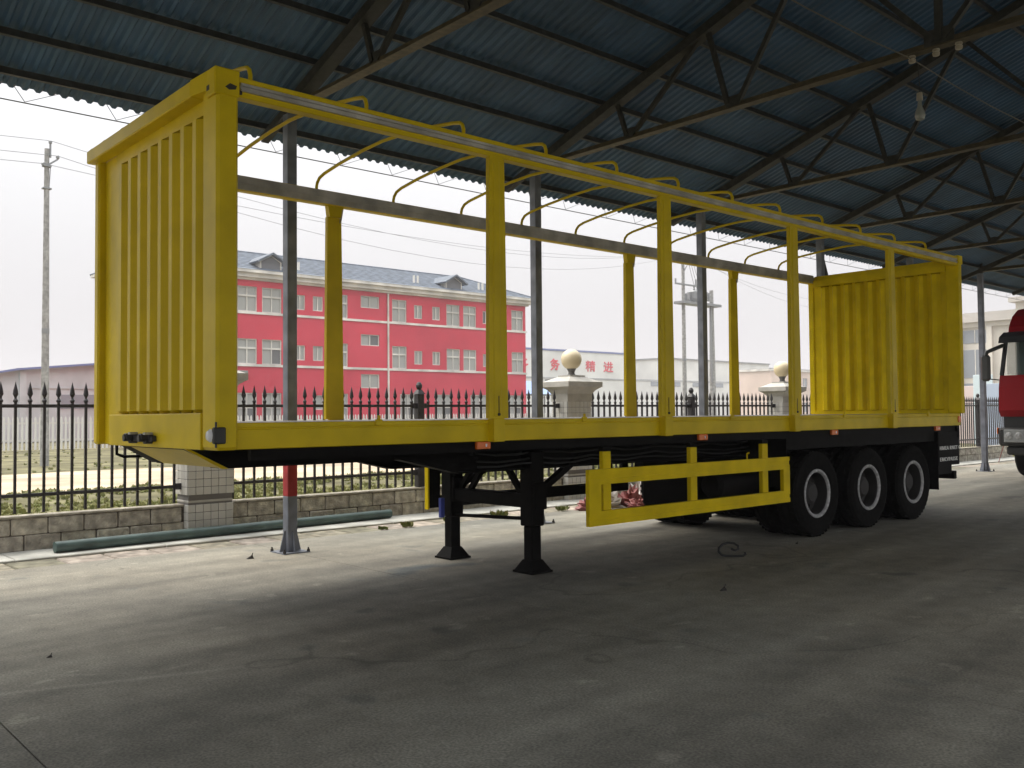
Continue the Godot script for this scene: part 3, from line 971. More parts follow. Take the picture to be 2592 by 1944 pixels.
		for xx in [3.83, 5.145, 6.445]:
			var ug := nst()
			var zu0 := -0.10 if s == 0 else -2.40
			var zu1 := -0.047 if s == 0 else -2.453
			cbx(ug, xx - 0.055, xx + 0.055, 0.47, 1.15, minf(zu0, zu1), maxf(zu0, zu1), 0.006)
			part("upright", ug.commit(), M.yellow_side if s == 0 else M.black, go)
			part("hanger", box(xx - 0.055, xx + 0.055, 1.1505, 1.194, minf(zu0, zu1), maxf(zu0, zu1)), M.black, go)
		if s == 0:
			var hk := nst()
			tube(hk, [Vector3(6.05, 0.99, -0.02), Vector3(6.05, 1.05, -0.02), Vector3(6.09, 1.06, -0.02)], 0.009, 6)
			part("hook", hk.commit(), M.yellow_side, go)
	# ---- amber markers
	for xx in [2.365, 5.37, 8.05, 10.95]:
		var mk := part("side_marker", cbox(xx - 0.075, xx + 0.075, 1.215, 1.279, -0.119, -0.085, 0.006), M.amber, t)
		part("reflector", box(xx + 0.015, xx + 0.03, 1.235, 1.26, -0.0855, -0.083), M.lens, mk)
	# ---- rope rod under the far rail
	var rr := nst()
	tube(rr, [Vector3(1.48, 1.2, -2.42), Vector3(1.49, 1.09, -2.44), Vector3(1.56, 1.045, -2.45), Vector3(2.3, 1.045, -2.45), Vector3(4.5, 1.045, -2.45)], 0.014, 6)
	tube(rr, [Vector3(0.17, 1.28, -2.42), Vector3(0.18, 1.19, -2.45), Vector3(0.24, 1.165, -2.45), Vector3(0.9, 1.165, -2.45), Vector3(1.0, 1.25, -2.42)], 0.014, 6)
	part("rope_rod", rr.commit(), M.black, t)
	# ---- axles and wheels
	var tyre := nst()
	lathe(tyre, [Vector2(0.285, -0.125), Vector2(0.33, -0.145), Vector2(0.43, -0.15), Vector2(0.485, -0.135), Vector2(0.513, -0.105), Vector2(0.517, -0.06), Vector2(0.505, -0.055), Vector2(0.505, -0.042), Vector2(0.518, -0.037), Vector2(0.519, 0.0), Vector2(0.518, 0.037), Vector2(0.505, 0.042), Vector2(0.505, 0.055), Vector2(0.517, 0.06), Vector2(0.513, 0.105), Vector2(0.485, 0.135), Vector2(0.43, 0.15), Vector2(0.33, 0.145), Vector2(0.285, 0.125)], 44)
	# shoulder blocks
	for k in 44:
		var a := TAU * k / 44.0
		for zz in [-0.085, 0.085]:
			var c0 := Vector3(cos(a) * 0.512, zz, sin(a) * 0.512)
			bar(tyre, c0 - Vector3(0, 0.035, 0), c0 + Vector3(0, 0.035, 0), 0.03, 0.02, Vector3(cos(a), 0, sin(a)))
	var tyrem := tyre.commit()
	var rim := nst()
	lathe(rim, [Vector2(0.250, 0.118), Vector2(0.258, 0.132), Vector2(0.270, 0.140), Vector2(0.290, 0.140), Vector2(0.296, 0.130), Vector2(0.288, 0.118)], 40)
	var rimm := rim.commit()
	var brl := nst()
	lathe(brl, [Vector2(0.250, 0.117), Vector2(0.246, 0.10), Vector2(0.240, -0.02), Vector2(0.20, -0.045), Vector2(0.14, -0.03), Vector2(0.13, 0.05), Vector2(0.10, 0.075), Vector2(0.0, 0.08)], 32)
	var brlm := brl.commit()
	var nutm := nst()
	for k in 10:
		var a := TAU * k / 10.0
		lathe(nutm, [Vector2(0.0, 0.045), Vector2(0.016, 0.045), Vector2(0.018, 0.0)], 6, Transform3D(Basis.IDENTITY, Vector3(cos(a) * 0.17, -0.04, sin(a) * 0.17)))
	var nutmm := nutm.commit()
	for x in [7.58, 8.85, 10.11]:
		for zz in [-0.205, -0.545, -1.955, -2.295]:
			var w := MeshInstance3D.new()
			w.name = "wheel"
			w.mesh = tyrem
			w.material_override = M.rubber
			t.add_child(w, true)
			w.position = Vector3(x, 0.519, zz)
			w.rotation = Vector3(PI / 2 if zz > -1.2 else -PI / 2, 0, 0)
			part("rim", rimm, M.rim, w)
			part("hub_dish", brlm, M.rim_dark, w)
			part("wheel_nuts", nutmm, M.rim_dark, w)
		var ax := nst()
		bar(ax, Vector3(x, 0.52, -2.25), Vector3(x, 0.52, -0.25), 0.14, 0.14)
		part("axle", ax.commit(), M.black, t)
		var sp := nst()
		for zb in [-0.9, -1.6]:
			for q in 4:
				bar(sp, Vector3(x - 0.5 + q * 0.07, 0.70 + q * 0.02, zb), Vector3(x + 0.5 - q * 0.07, 0.70 + q * 0.02, zb), 0.09, 0.018)
			bx(sp, x + 0.55, x + 0.72, 0.68, 0.984, zb - 0.06, zb + 0.06)
		part("leaf_spring", sp.commit(), M.black, t)
	for z in [-0.14, -2.36]:
		part("wheel_skirt", box(7.0, 10.95, 1.06, 1.195, z - 0.004, z + 0.004), M.black, t)
	for q in [[6.95, 0.62], [10.93, 0.36]]:
		for z in [[-0.92, -0.09], [-2.41, -1.58]]:
			part("mud_flap", box(q[0] - 0.006, q[0] + 0.006, q[1], 1.19, z[0], z[1]), M.rubber, t)
	# rear skirt with the white lettering
	part("rear_skirt", box(10.97, L - 0.02, 0.70, 1.194, -0.11, -0.098), M.black, t)
	part("lower_skirt", box(10.97, L - 0.28, 0.575, 0.699, -0.12, -0.104), M.black, t)
	for q in [["HMEA RNET G", 0.955, 0.10, 11.0], ["EMCVPASSE", 0.79, 0.10, 11.0]]:
		var tm := TextMesh.new()
		var f := SystemFont.new()
		f.font_names = PackedStringArray(["Droid Sans"])
		f.font_weight = 700
		tm.font = f
		tm.text = q[0]
		tm.font_size = 32
		tm.pixel_size = 0.0026
		tm.depth = 0.003
		tm.horizontal_alignment = HORIZONTAL_ALIGNMENT_LEFT
		var tx := part("lettering", tm, M.print_white, t, Vector3(q[3], q[1], -0.0955))
		tx.scale = Vector3(1.3, 0.9, 1)
	# small latches along the near rail, air lines and brake chambers
	for x in [1.31, 3.55, 5.85, 8.25, 10.6]:
		var la := nst()
		cbx(la, x - 0.03, x + 0.03, 1.43, 1.475, -0.0745, -0.055, 0.004)
		bx(la, x - 0.008, x + 0.012, 1.475, 1.505, -0.073, -0.06)
		part("rail_latch", la.commit(), Y, t)
	var hz := nst()
	for q in [[-0.62, 1.16, 0.012], [-0.60, 1.10, 0.010], [-0.585, 1.06, 0.009]]:
		var hp := []
		for k in 29:
			var hx := 2.7 + k * 0.25
			hp.append(Vector3(hx, q[1] - 0.035 * absf(sin(k * 0.9 + q[0] * 20.0)) + (0.0 if k < 28 else 0.05), q[0]))
		tube(hz, hp, q[2], 6)
	part("air_line", hz.commit(), M.hose, t)
	for x in [7.58, 8.85, 10.11]:
		for zz in [-0.95, -1.55]:
			part("brake_chamber", lathed([Vector2(0, -0.09), Vector2(0.07, -0.085), Vector2(0.085, -0.02), Vector2(0.09, 0.0), Vector2(0.085, 0.02), Vector2(0.07, 0.085), Vector2(0, 0.09)], 14, Transform3D(Basis(Vector3(0, 1, 0), Vector3(1, 0, 0), Vector3(0, 0, -1)), Vector3(x - 0.28, 0.56, zz))), M.black, t)
	# tool box and air tanks under the middle
	var tk := nst()
	cbx(tk, 5.85, 6.85, 0.42, 0.96, -1.35, -0.60, 0.02)
	part("tool_box", tk.commit(), M.black, t)
	var at_ := nst()
	for y in [0.70]:
		lathe(at_, [Vector2(0, -0.45), Vector2(0.12, -0.42), Vector2(0.15, -0.36), Vector2(0.15, 0.36), Vector2(0.12, 0.42), Vector2(0, 0.45)], 18, Transform3D(Basis(Vector3(0, 1, 0), Vector3(1, 0, 0), Vector3(0, 0, -1)), Vector3(6.25, y, -0.36)))
	part("air_tank", at_.commit(), M.black, t)
	part("rear_bumper", cbox(L - 0.12, L - 0.02, 0.48, 0.60, -2.4, -0.14, 0.01), M.black, t)

# ---------------------------------------------------------------- the red truck at the right edge
func build_truck() -> void:
	var t := thing("red_truck", "red cab-over truck facing the trailer's tail at the right picture edge", "truck")
	var z0 := -2.27
	var z1 := 0.20
	var lower := nst()
	# cab body: lower box with a bulging nose
	prism(lower, [Vector2(19.06, 1.36), Vector2(18.98, 1.5), Vector2(19.0, 2.0), Vector2(19.08, 2.27), Vector2(21.0, 2.27), Vector2(21.0, 1.36)], z0, z1, Transform3D.IDENTITY)
	part("cab", lower.commit(), M.truck_red, t)
	var shell := nst()
	bx(shell, 20.1, 21.0, 2.271, 3.1, z1 - 0.06, z1)
	bx(shell, 20.1, 21.0, 2.271, 3.1, z0, z0 + 0.06)
	bx(shell, 20.94, 21.0, 2.271, 3.1, z0 + 0.061, z1 - 0.061)
	bx(shell, 19.3, 21.0, 3.1, 3.22, z0, z1)
	for zz in [z0, z1 - 0.07]:
		bar(shell, Vector3(19.1, 2.27, zz + 0.035), Vector3(19.4, 3.1, zz + 0.035), 0.07, 0.07)
	part("cab_frame", shell.commit(), M.plastic, t)
	var ws := nst()
	quad(ws, Vector3(19.11, 2.28, z0 + 0.07), Vector3(19.11, 2.28, z1 - 0.07), Vector3(19.40, 3.10, z1 - 0.07), Vector3(19.40, 3.10, z0 + 0.07), Vector3(-0.94, 0.34, 0).normalized())
	part("windshield", ws.commit(), M.glass, t)
	part("door_glass", box(19.45, 20.1, 2.3, 3.08, z0 + 0.02, z0 + 0.025), M.glass, t)
	part("door_glass", box(19.45, 20.1, 2.3, 3.08, z1 - 0.025, z1 - 0.02), M.glass, t)
	var df := nst()
	prism(df, [Vector2(19.3, 3.221), Vector2(19.34, 3.36), Vector2(19.55, 3.6), Vector2(19.9, 3.78), Vector2(20.5, 3.86), Vector2(21.0, 3.86), Vector2(21.0, 3.221)], z0 + 0.12, z1 - 0.12, Transform3D.IDENTITY)
	part("roof_deflector", df.commit(), M.truck_red, t)
	var sv := nst()
	hexa(sv, [Vector3(18.98, 2.98, z0 + 0.02), Vector3(19.34, 3.06, z0 + 0.02), Vector3(19.34, 3.06, z1 - 0.02), Vector3(18.98, 2.98, z1 - 0.02), Vector3(19.04, 3.12, z0 + 0.02), Vector3(19.3, 3.24, z0 + 0.02), Vector3(19.3, 3.24, z1 - 0.02), Vector3(19.04, 3.12, z1 - 0.02)])
	part("sun_visor", sv.commit(), M.plastic, t)
	for q in [[z0, -1.0], [z1, 1.0]]:
		var zz: float = q[0]
		var d: float = q[1]
		var mr := nst()
		tube(mr, [Vector3(19.3, 2.95, zz), Vector3(19.05, 2.86, zz + d * 0.10), Vector3(18.98, 2.80, zz + d * 0.22), Vector3(18.99, 2.66, zz + d * 0.27)], 0.045, 8)
		cbx(mr, 18.93, 19.06, 2.15, 2.74, minf(zz + d * 0.16, zz + d * 0.36), maxf(zz + d * 0.16, zz + d * 0.36), 0.05)
		tube(mr, [Vector3(19.0, 2.2, zz + d * 0.2), Vector3(19.1, 2.17, zz)], 0.014, 6)
		part("mirror", mr.commit(), M.mirror_shell, t)
	var bp := nst()
	cbx(bp, 18.92, 19.5, 0.72, 1.12, z0 - 0.02, z1 + 0.02, 0.05)
	bx(bp, 19.1, 20.9, 1.121, 1.36, z0 + 0.05, z1 - 0.05)
	cbx(bp, 19.0, 19.4, 0.52, 0.719, z0 + 0.12, z1 - 0.12, 0.04)
	part("bumper", bp.commit(), M.plastic, t)
	for zz in [z0 + 0.12, z1 - 0.55]:
		var hl := part("headlamp", cbox(18.885, 18.93, 0.80, 1.08, zz, zz + 0.42, 0.015), M.lamp_glass, t)
		for k in 2:
			part("reflector", lathed([Vector2(0, 0.02), Vector2(0.06, 0.01), Vector2(0.085, 0.0)], 14, Transform3D(Basis(Vector3(0, 0, 1), Vector3(-1, 0, 0), Vector3(0, -1, 0)), Vector3(18.884, 0.94, zz + 0.11 + 0.2 * k))), M.rim, hl)
	part("side_indicator", cbox(18.95, 19.05, 0.98, 1.12, z0 - 0.045, z0 - 0.021, 0.006), M.amber, t)
	var tyre := nst()
	lathe(tyre, [Vector2(0.0, -0.06), Vector2(0.28, -0.13), Vector2(0.42, -0.15), Vector2(0.5, -0.12), Vector2(0.53, -0.07), Vector2(0.53, 0.07), Vector2(0.5, 0.12), Vector2(0.42, 0.15), Vector2(0.28, 0.13), Vector2(0.0, 0.06)], 36)
	var tm := tyre.commit()
	for q in [[20.1, -2.08], [20.1, 0.02], [23.5, -2.08], [23.5, 0.02], [24.85, -2.08], [24.85, 0.02]]:
		var w := part("wheel", tm, M.rubber, t, Vector3(q[0], 0.53, q[1]))
		w.rotation.x = PI / 2
		part("hub", lathed([Vector2(0.0, 0.17), Vector2(0.09, 0.16), Vector2(0.1, 0.131), Vector2(0.24, 0.142), Vector2(0.26, 0.13)], 20), M.rim, w)
	part("chassis", box(19.6, 25.6, 0.62, 0.9, -1.5, -0.55), M.plastic, t)
	part("mud_guard", box(19.45, 20.8, 1.09, 1.115, z0 - 0.01, z0 + 0.4), M.plastic, t)
	var an := nst()
	tube(an, [Vector3(19.2, 0.72, z0 - 0.0), Vector3(19.1, 0.35, z0 - 0.08)], 0.006, 5)
	part("feeler_rod", an.commit(), M.truck_red, t)

# ---------------------------------------------------------------- boundary wall, pillars, fence
func build_boundary() -> void:
	rng.seed = 12
	var pil := [2.38, 9.12, 15.9]
	var spans := [[-6.0, 2.08], [2.68, 8.82], [9.42, 15.6], [16.2, 29.0]]
	var wl := ["low block wall left of the pillar by the trailer's nose", "low block wall behind the landing legs, between the first two pillars", "low block wall behind the trailer's side guard and wheels", "low block wall at the right, beyond the trailer's tail"]
	var bl := [cbox(0.006, 0.384, 0.0, 0.182, -0.10, 0.10, 0.012), cbox(0.007, 0.383, 0.001, 0.181, -0.098, 0.104, 0.016), cbox(0.005, 0.385, 0.0, 0.183, -0.10, 0.097, 0.011)]
	for i in 4:
		var w := thing("block_wall", wl[i], "wall", Vector3(0, 0, -5.76), "low block walls under the iron fence")
		var a: float = spans[i][0]
		var b: float = spans[i][1]
		part("mortar_core", box(a, b, 0.0, 0.378, -0.085, 0.085), M.mortar, w)
		part("coping", cbox(a, b, 0.379, 0.405, -0.105, 0.105, 0.006), M.coping, w)
		for row in 2:
			var x := a + 0.002 - (0.14 if row == 1 else 0.0)
			while x < b - 0.06:
				var xa := maxf(x, a)
				var xb := minf(x + 0.39, b)
				if xb - xa > 0.06:
					var o := part("block", bl[rng.randi() % 3], M.block[rng.randi() % 4], w, Vector3(xa, 0.001 + row * 0.189, rng.randf_range(-0.004, 0.006)))
					o.scale.x = (xb - xa) / 0.39
				x += 0.39
	# tiled pillars with a globe on top
	var plab := ["tiled gate pillar below the trailer's front corner, tiles large and clear", "tiled gate pillar with a cream globe, between the trailer's first and second near posts", "tiled gate pillar with a cream globe, farther right beside the third near post"]
	var ts := cbox(0.003, 0.097, 0.003, 0.097, 0.0, 0.012, 0.003)
	for i in 3:
		var p := thing("gate_pillar", plab[i], "pillar", Vector3(pil[i], 0, -5.74), "tiled pillars along the boundary")
		part("shaft", box(-0.288, 0.288, 0.0, 1.72, -0.178, 0.178), M.grout, p)
		# a recessed ring at wall height leaves a gap between two tiled blocks
		for f in 4:
			if f == 2:
				continue
			var xf := Transform3D(Basis(Vector3.UP, f * PI / 2), Vector3.ZERO)
			var cols := 6 if f == 0 else 4
			var half := 0.3 if f == 0 else 0.2
			var outp := 0.179 if f == 0 else 0.289
			var w := 1.0 if f == 0 else 0.95
			var merged := nst()
			for r in 17:
				if r == 4:
					continue
				var grow := 0.0 if r < 4 else 0.008
				for c in cols:
					var at := xf * Vector3(-half * w + c * 0.1 * w, r * 0.1 + 0.002 + (0.02 if r > 4 else 0.0), outp + grow)
					if i == 0 and f != 1:
						var o := part("tile", ts, M.tile[rng.randi() % 3], p, at)
						o.rotation.y = f * PI / 2
						o.scale.x = w
					else:
						merged.append_from(ts, 0, Transform3D(xf.basis.scaled_local(Vector3(w, 1, 1)), at))
			if not (i == 0 and f != 1):
				var o2 := part("tile_facing", merged.commit(), M.tile[0], p)
				o2.set_meta("kind", "stuff")
		part("groove_slab", cbox(-0.295, 0.295, 0.425, 0.455, -0.185, 0.185, 0.006), M.stone_cap, p)
		var cap := nst()
		bx(cap, -0.31, 0.31, 1.72, 1.86, -0.205, 0.205)
		for q in [[0.31, 1.86, 0.205, 0.35, 1.93, 0.26], [0.35, 1.93, 0.26, 0.42, 1.98, 0.34]]:
			hexa(cap, [Vector3(-q[0], q[1], -q[2]), Vector3(q[0], q[1], -q[2]), Vector3(q[0], q[1], q[2]), Vector3(-q[0], q[1], q[2]), Vector3(-q[3], q[4], -q[5]), Vector3(q[3], q[4], -q[5]), Vector3(q[3], q[4], q[5]), Vector3(-q[3], q[4], q[5])])
		bx(cap, -0.43, 0.43, 1.98, 2.07, -0.35, 0.35)
		hexa(cap, [Vector3(-0.41, 2.07, -0.33), Vector3(0.41, 2.07, -0.33), Vector3(0.41, 2.07, 0.33), Vector3(-0.41, 2.07, 0.33), Vector3(-0.2, 2.16, -0.16), Vector3(0.2, 2.16, -0.16), Vector3(0.2, 2.16, 0.16), Vector3(-0.2, 2.16, 0.16)])
		bx(cap, -0.19, 0.19, 2.16, 2.19, -0.15, 0.15)
		part("cap", cap.commit(), M.stone_cap, p)
		var gl := []
		for k in 19:
			var a2 := -PI / 2 + PI * k / 18.0
			gl.append(Vector2(maxf(0.185 * cos(a2), 0.0), 2.475 + 0.185 * sin(a2)))
		part("globe_lamp", lathed(gl, 28), M.globe, p)
		part("globe_neck", lathed([Vector2(0.09, 2.191), Vector2(0.06, 2.21), Vector2(0.055, 2.25), Vector2(0.08, 2.30), Vector2(0.09, 2.32)], 16), M.globe_neck, p)
	# black iron posts with a ball
	var posts := [5.80, 12.58, 19.3, 26.66]
	var ol := ["black ball-topped iron fence post in front of the red building", "black ball-topped iron fence post just left of the third shed column", "black ball-topped iron fence post hidden mostly by the trailer's tail", "black ball-topped iron fence post left of the column by the red truck"]
	var pm := nst()
	cbx(pm, -0.06, 0.06, 0.406, 1.83, -0.06, 0.06, 0.01)
	hexa(pm, [Vector3(-0.07, 1.83, -0.07), Vector3(0.07, 1.83, -0.07), Vector3(0.07, 1.83, 0.07), Vector3(-0.07, 1.83, 0.07), Vector3(-0.03, 1.90, -0.03), Vector3(0.03, 1.90, -0.03), Vector3(0.03, 1.90, 0.03), Vector3(-0.03, 1.90, 0.03)])
	var pmm := pm.commit()
	var ball := lathed([Vector2(0, 1.89), Vector2(0.03, 1.90), Vector2(0.05, 1.94), Vector2(0.05, 1.97), Vector2(0.03, 2.01), Vector2(0, 2.02)], 14)
	for i in 4:
		var o := thing("fence_post", ol[i], "post", Vector3(posts[i], 0, -5.76), "black fence posts")
		part("shaft", pmm, M.iron, o)
		part("ball", ball, M.iron, o)
	# fence sections
	var sec := [[-6.0, 2.07], [2.69, 5.735], [5.865, 8.81], [9.43, 12.515], [12.645, 15.59], [16.21, 19.235], [19.365, 26.595], [26.725, 29.0]]
	var sl := ["black spear fence left of the trailer, its first section before the grass", "black spear fence between the tiled pillar under the trailer's nose and the first ball post", "black spear fence between the first ball post and the globe pillar", "black spear fence just right of the first globe pillar", "black spear fence left of the farther globe pillar", "black spear fence right of the farther globe pillar, mostly behind the trailer's rear wall", "black spear fence showing just right of the trailer's tail", "black spear fence behind the red truck's mirror"]
	var spear := nst()
	bx(spear, -0.014, 0.014, 0.425, 1.70, -0.014, 0.014)
	lathe(spear, [Vector2(0.012, 1.68), Vector2(0.026, 1.70), Vector2(0.026, 1.715), Vector2(0.014, 1.735), Vector2(0.013, 1.75), Vector2(0.03, 1.785), Vector2(0.024, 1.83), Vector2(0.0, 1.935)], 8)
	var spm := spear.commit()
	for i in 8:
		var a: float = sec[i][0]
		var b: float = sec[i][1]
		var f := thing("iron_fence", sl[i], "fence", Vector3(0, 0, -5.76), "black spear fence sections on the low wall")
		for y in [0.63, 1.65]:
			part("rail", cbox(a, b, y - 0.02, y + 0.02, -0.013, 0.013, 0.003), M.iron, f)
		var n := int((b - a) / 0.152)
		var off := (b - a - (n - 1) * 0.152) / 2.0
		for k in n:
			part("spear_bar", spm, M.iron, f, Vector3(a + off + k * 0.152, 0, 0))
		if i > 0 or true:
			for xx in [b - 0.03, a + 0.03]:
				part("clamp", cbox(xx - 0.035, xx + 0.035, 1.61, 1.69, -0.03, 0.03, 0.006), M.iron, f)
				part("clamp", cbox(xx - 0.035, xx + 0.035, 0.59, 0.67, -0.03, 0.03, 0.006), M.iron, f)
	# green pipe lying by the wall
	var pp := nst()
	tube(pp, [Vector3(0.44, 0.077, -5.22), Vector3(2.6, 0.077, -5.34), Vector3(5.05, 0.077, -5.46)], 0.062, 20)
	tag(part("green_pipe", pp.commit(), M.pipe, self), "long dark green pipe lying on the pale strip along the low wall", "pipe")

# ---------------------------------------------------------------- far buildings
func window(parent: Node, x0: float, x1: float, y0: float, y1: float, z: float, transom: float, cols: int, open_pane := -1) -> void:
	var fr := nst()
	var w := 0.055
	var d0 := z - 0.11
	var d1 := z - 0.05
	bx(fr, x0, x0 + w, y0, y1, d0, d1)
	bx(fr, x1 - w, x1, y0, y1, d0, d1)
	bx(fr, x0 + w, x1 - w, y0, y0 + w, d0, d1)
	bx(fr, x0 + w, x1 - w, y1 - w, y1, d0, d1)
	for c in range(1, cols):
		var xm := lerpf(x0, x1, float(c) / cols)
		bx(fr, xm - 0.03, xm + 0.03, y0 + w, y1 - w, d0 + 0.004, d1 - 0.004)
	if transom > 0:
		bx(fr, x0 + w, x1 - w, transom - 0.05, transom + 0.05, d0 - 0.002, d1 + 0.006)
	var win := part("window", fr.commit(), M.white_trim, parent)
	for c in cols:
		var a := lerpf(x0, x1, float(c) / cols)
		var b := lerpf(x0, x1, float(c + 1) / cols)
		var ranges := [[y0, y1]] if transom <= 0 else [[y0, transom], [transom, y1]]
		for r in ranges.size():
			part("pane", box(a, b, ranges[r][0], ranges[r][1], d0 - 0.02 - 0.004 * ((c + r) % 2), d0 - 0.008), M.pane_open if (c == open_pane and r == 0) else M.pane, win)

func build_red_building() -> void:
	var t := thing("red_building", "red three-storey building with white bands and a blue-grey hipped roof", "building")
	var Z := -44.0
	var XA := 15.5
	var XB := 43.03
	var big := [[15.9, 17.0], [17.9, 19.1], [20.68, 21.88], [22.2, 23.45], [27.0, 27.98], [31.3, 32.45], [35.74, 36.9], [37.2, 38.36], [41.66, 42.8]]
	var small := [[24.35, 25.0], [25.53, 26.22], [33.05, 33.72], [34.54, 35.2], [38.95, 39.6], [40.3, 40.9]]
	var stair := [[28.93, 30.32]]
	var wins := []
	for fl in [4.56, 7.6]:
		for b in big:
			wins.append([b[0], b[1], fl, fl + 1.47, fl + 0.93, 2])
		for b in small:
			wins.append([b[0], b[1], fl + 0.32, fl + 1.22, 0.0, 2])
	for b in stair:
		wins.append([b[0], b[1], 8.36, 9.13, 0.0, 2])
		wins.append([b[0], b[1], 5.96, 6.68, 0.0, 2])
		wins.append([b[0], b[1], 3.26, 4.15, 0.0, 2])
	for b in [[20.68, 21.88], [22.2, 23.45], [17.9, 19.1], [27.0, 27.98], [31.9, 33.2], [34.85, 36.2], [37.8, 39.45], [41.2, 42.6]]:
		wins.append([b[0], b[1], 1.0, 2.9, 2.05, 2])
	wins.append([25.53, 26.22, 1.9, 2.78, 0.0, 1])
	var holes := []
	for w in wins:
		holes.append([w[0], w[1], w[2], w[3]])
	var st := nst()
	holed_wall(st, XA, XB, -0.02, 9.45, Z, holes, 0.16)
	quad(st, Vector3(XA, 0, Z), Vector3(XA, 9.45, Z), Vector3(XA, 9.45, Z - 6.8), Vector3(XA, 0, Z - 6.8), Vector3(-1, 0, 0))
	quad(st, Vector3(XB, 0, Z), Vector3(XB, 9.45, Z), Vector3(XB, 9.45, Z - 6.8), Vector3(XB, 0, Z - 6.8), Vector3(1, 0, 0))
	quad(st, Vector3(XA, 0, Z - 6.8), Vector3(XA, 9.45, Z - 6.8), Vector3(XB, 9.45, Z - 6.8), Vector3(XB, 0, Z - 6.8), Vector3(0, 0, -1))
	part("wall", st.commit(), M.red_wall, t)
	part("room_backing", box(XA + 0.02, XB - 0.02, 0, 9.4, Z - 0.8, Z - 0.7), M.dark_hole, t)
	rng.seed = 3
	for w in wins:
		var op := -1
		if rng.randf() < 0.28:
			op = rng.randi() % int(w[5])
		window(t, w[0], w[1], w[2], w[3], Z, w[4], w[5], op)
	for y in [4.42, 7.46]:
		part("string_course", box(XA - 0.02, XB + 0.06, y, y + 0.14, Z - 0.02, Z + 0.07), M.white_trim, t)
	# eaves moulding in three steps
	for q in [[9.42, 9.55, 0.18], [9.55, 9.80, 0.40], [9.80, 9.98, 0.58]]:
		part("eaves", box(XA - q[2], XB + q[2], q[0], q[1] - 0.002, Z - 6.8 - q[2], Z + q[2]), M.white_trim, t)
	# hipped roof
	var e := 0.60
	var yb := 9.98
	var yr := 11.66
	var za := Z + e
	var zb := Z - 6.8 - e
	var zm := (za + zb) / 2
	var run := (za - zb) / 2
	var rf := nst()
	var A := Vector3(XA - e, yb, za)
	var B := Vector3(XB + e, yb, za)
	var C := Vector3(XB + e, yb, zb)
	var D := Vector3(XA - e, yb, zb)
	var R0 := Vector3(XA - e + run, yr, zm)
	var R1 := Vector3(XB + e - run, yr, zm)
	quad(rf, A, B, R1, R0, Vector3(0, run, yr - yb).normalized())
	quad(rf, C, D, R0, R1, Vector3(0, run, -(yr - yb)).normalized())
	tri(rf, B, C, R1, Vector3(yr - yb, run, 0).normalized())
	tri(rf, D, A, R0, Vector3(-(yr - yb), run, 0).normalized())
	quad(rf, A, B, C, D, Vector3.DOWN)
	var roof := part("roof", rf.commit(), M.roof_tile, t)
	var rd := nst()
	tube(rd, [R0, R1], 0.07, 8)
	for q in [[A, R0], [D, R0], [B, R1], [C, R1]]:
		tube(rd, [q[0], q[1]], 0.06, 6)
	part("ridge_cap", rd.commit(), M.roof_tile, roof)
	# tile courses as thin steps
	var cs := nst()
	for k in range(1, 12):
		var f := k / 12.0
		bar(cs, A.lerp(R0, f) + Vector3(0.1, 0.004, 0.0), B.lerp(R1, f) + Vector3(-0.1, 0.004, 0.0), 0.05, 0.03)
	part("tile_course", cs.commit(), M.roof_tile, roof)
	# dormers
	for q in [[22.65, 0.95], [36.25, 0.95], [50.0, 0.0]]:
		if q[1] == 0.0:
			continue
		var xc: float = q[0]
		var zf := za - 0.05
		var hw: float = q[1]
		var dm := nst()
		prism(dm, [Vector2(xc - hw * 0.72, yb + 0.02), Vector2(xc + hw * 0.72, yb + 0.02), Vector2(xc + hw * 0.72, yb + 0.62), Vector2(xc, yb + 1.0), Vector2(xc - hw * 0.72, yb + 0.62)], zf - 2.0, zf - 0.35, Transform3D.IDENTITY)
		var dmo := part("dormer", dm.commit(), M.white_trim, roof)
		for s in [-1.0, 1.0]:
			var p := nst()
			hexa(p, [Vector3(xc, yb + 1.0, zf), Vector3(xc + s * hw, yb + 0.46, zf), Vector3(xc + s * hw, yb + 0.46, zf - 2.4), Vector3(xc, yb + 1.0, zf - 2.4), Vector3(xc, yb + 1.12, zf), Vector3(xc + s * (hw + 0.05), yb + 0.55, zf), Vector3(xc + s * (hw + 0.05), yb + 0.55, zf - 2.4), Vector3(xc, yb + 1.12, zf - 2.4)])
			roof.add_child(_mi("dormer_roof", p.commit(), M.roof_tile), true)
		roof.add_child(_mi("dormer_vent", side([Vector2(xc - hw * 0.62, yb + 0.06), Vector2(xc + hw * 0.62, yb + 0.06), Vector2(xc + hw * 0.62, yb + 0.6), Vector2(xc, yb + 0.92), Vector2(xc - hw * 0.62, yb + 0.6)], zf - 0.349, zf - 0.33), M.dark_hole), true)
	# paired white vent pipes through the roof
	for x in [24.75, 33.3, 33.62, 38.9, 39.25]:
		var v := nst()
		tube(v, [Vector3(x, 10.25, Z - 0.35), Vector3(x, 10.85, Z - 0.35)], 0.075, 10)
		roof.add_child(_mi("vent_pipe", v.commit(), M.white_trim), true)
	# downpipe
	var dp := nst()
	tube(dp, [Vector3(30.95, 0.2, Z + 0.08), Vector3(30.95, 9.4, Z + 0.08)], 0.065, 10)
	part("downpipe", dp.commit(), M.white_trim, t)
	part("flood_lamp", cbox(20.35, 21.15, 3.98, 4.16, Z + 0.05, Z + 0.4, 0.02), M.concrete_pole, t)
	part("flood_lamp_arm", box(20.5, 20.65, 3.75, 3.98, Z + 0.0, Z + 0.15), M.concrete_pole, t)

func _mi(called: String, mesh: Mesh, m: Material) -> MeshInstance3D:
	var o := MeshInstance3D.new()
	o.name = called
	o.mesh = mesh
	o.material_override = m
	return o

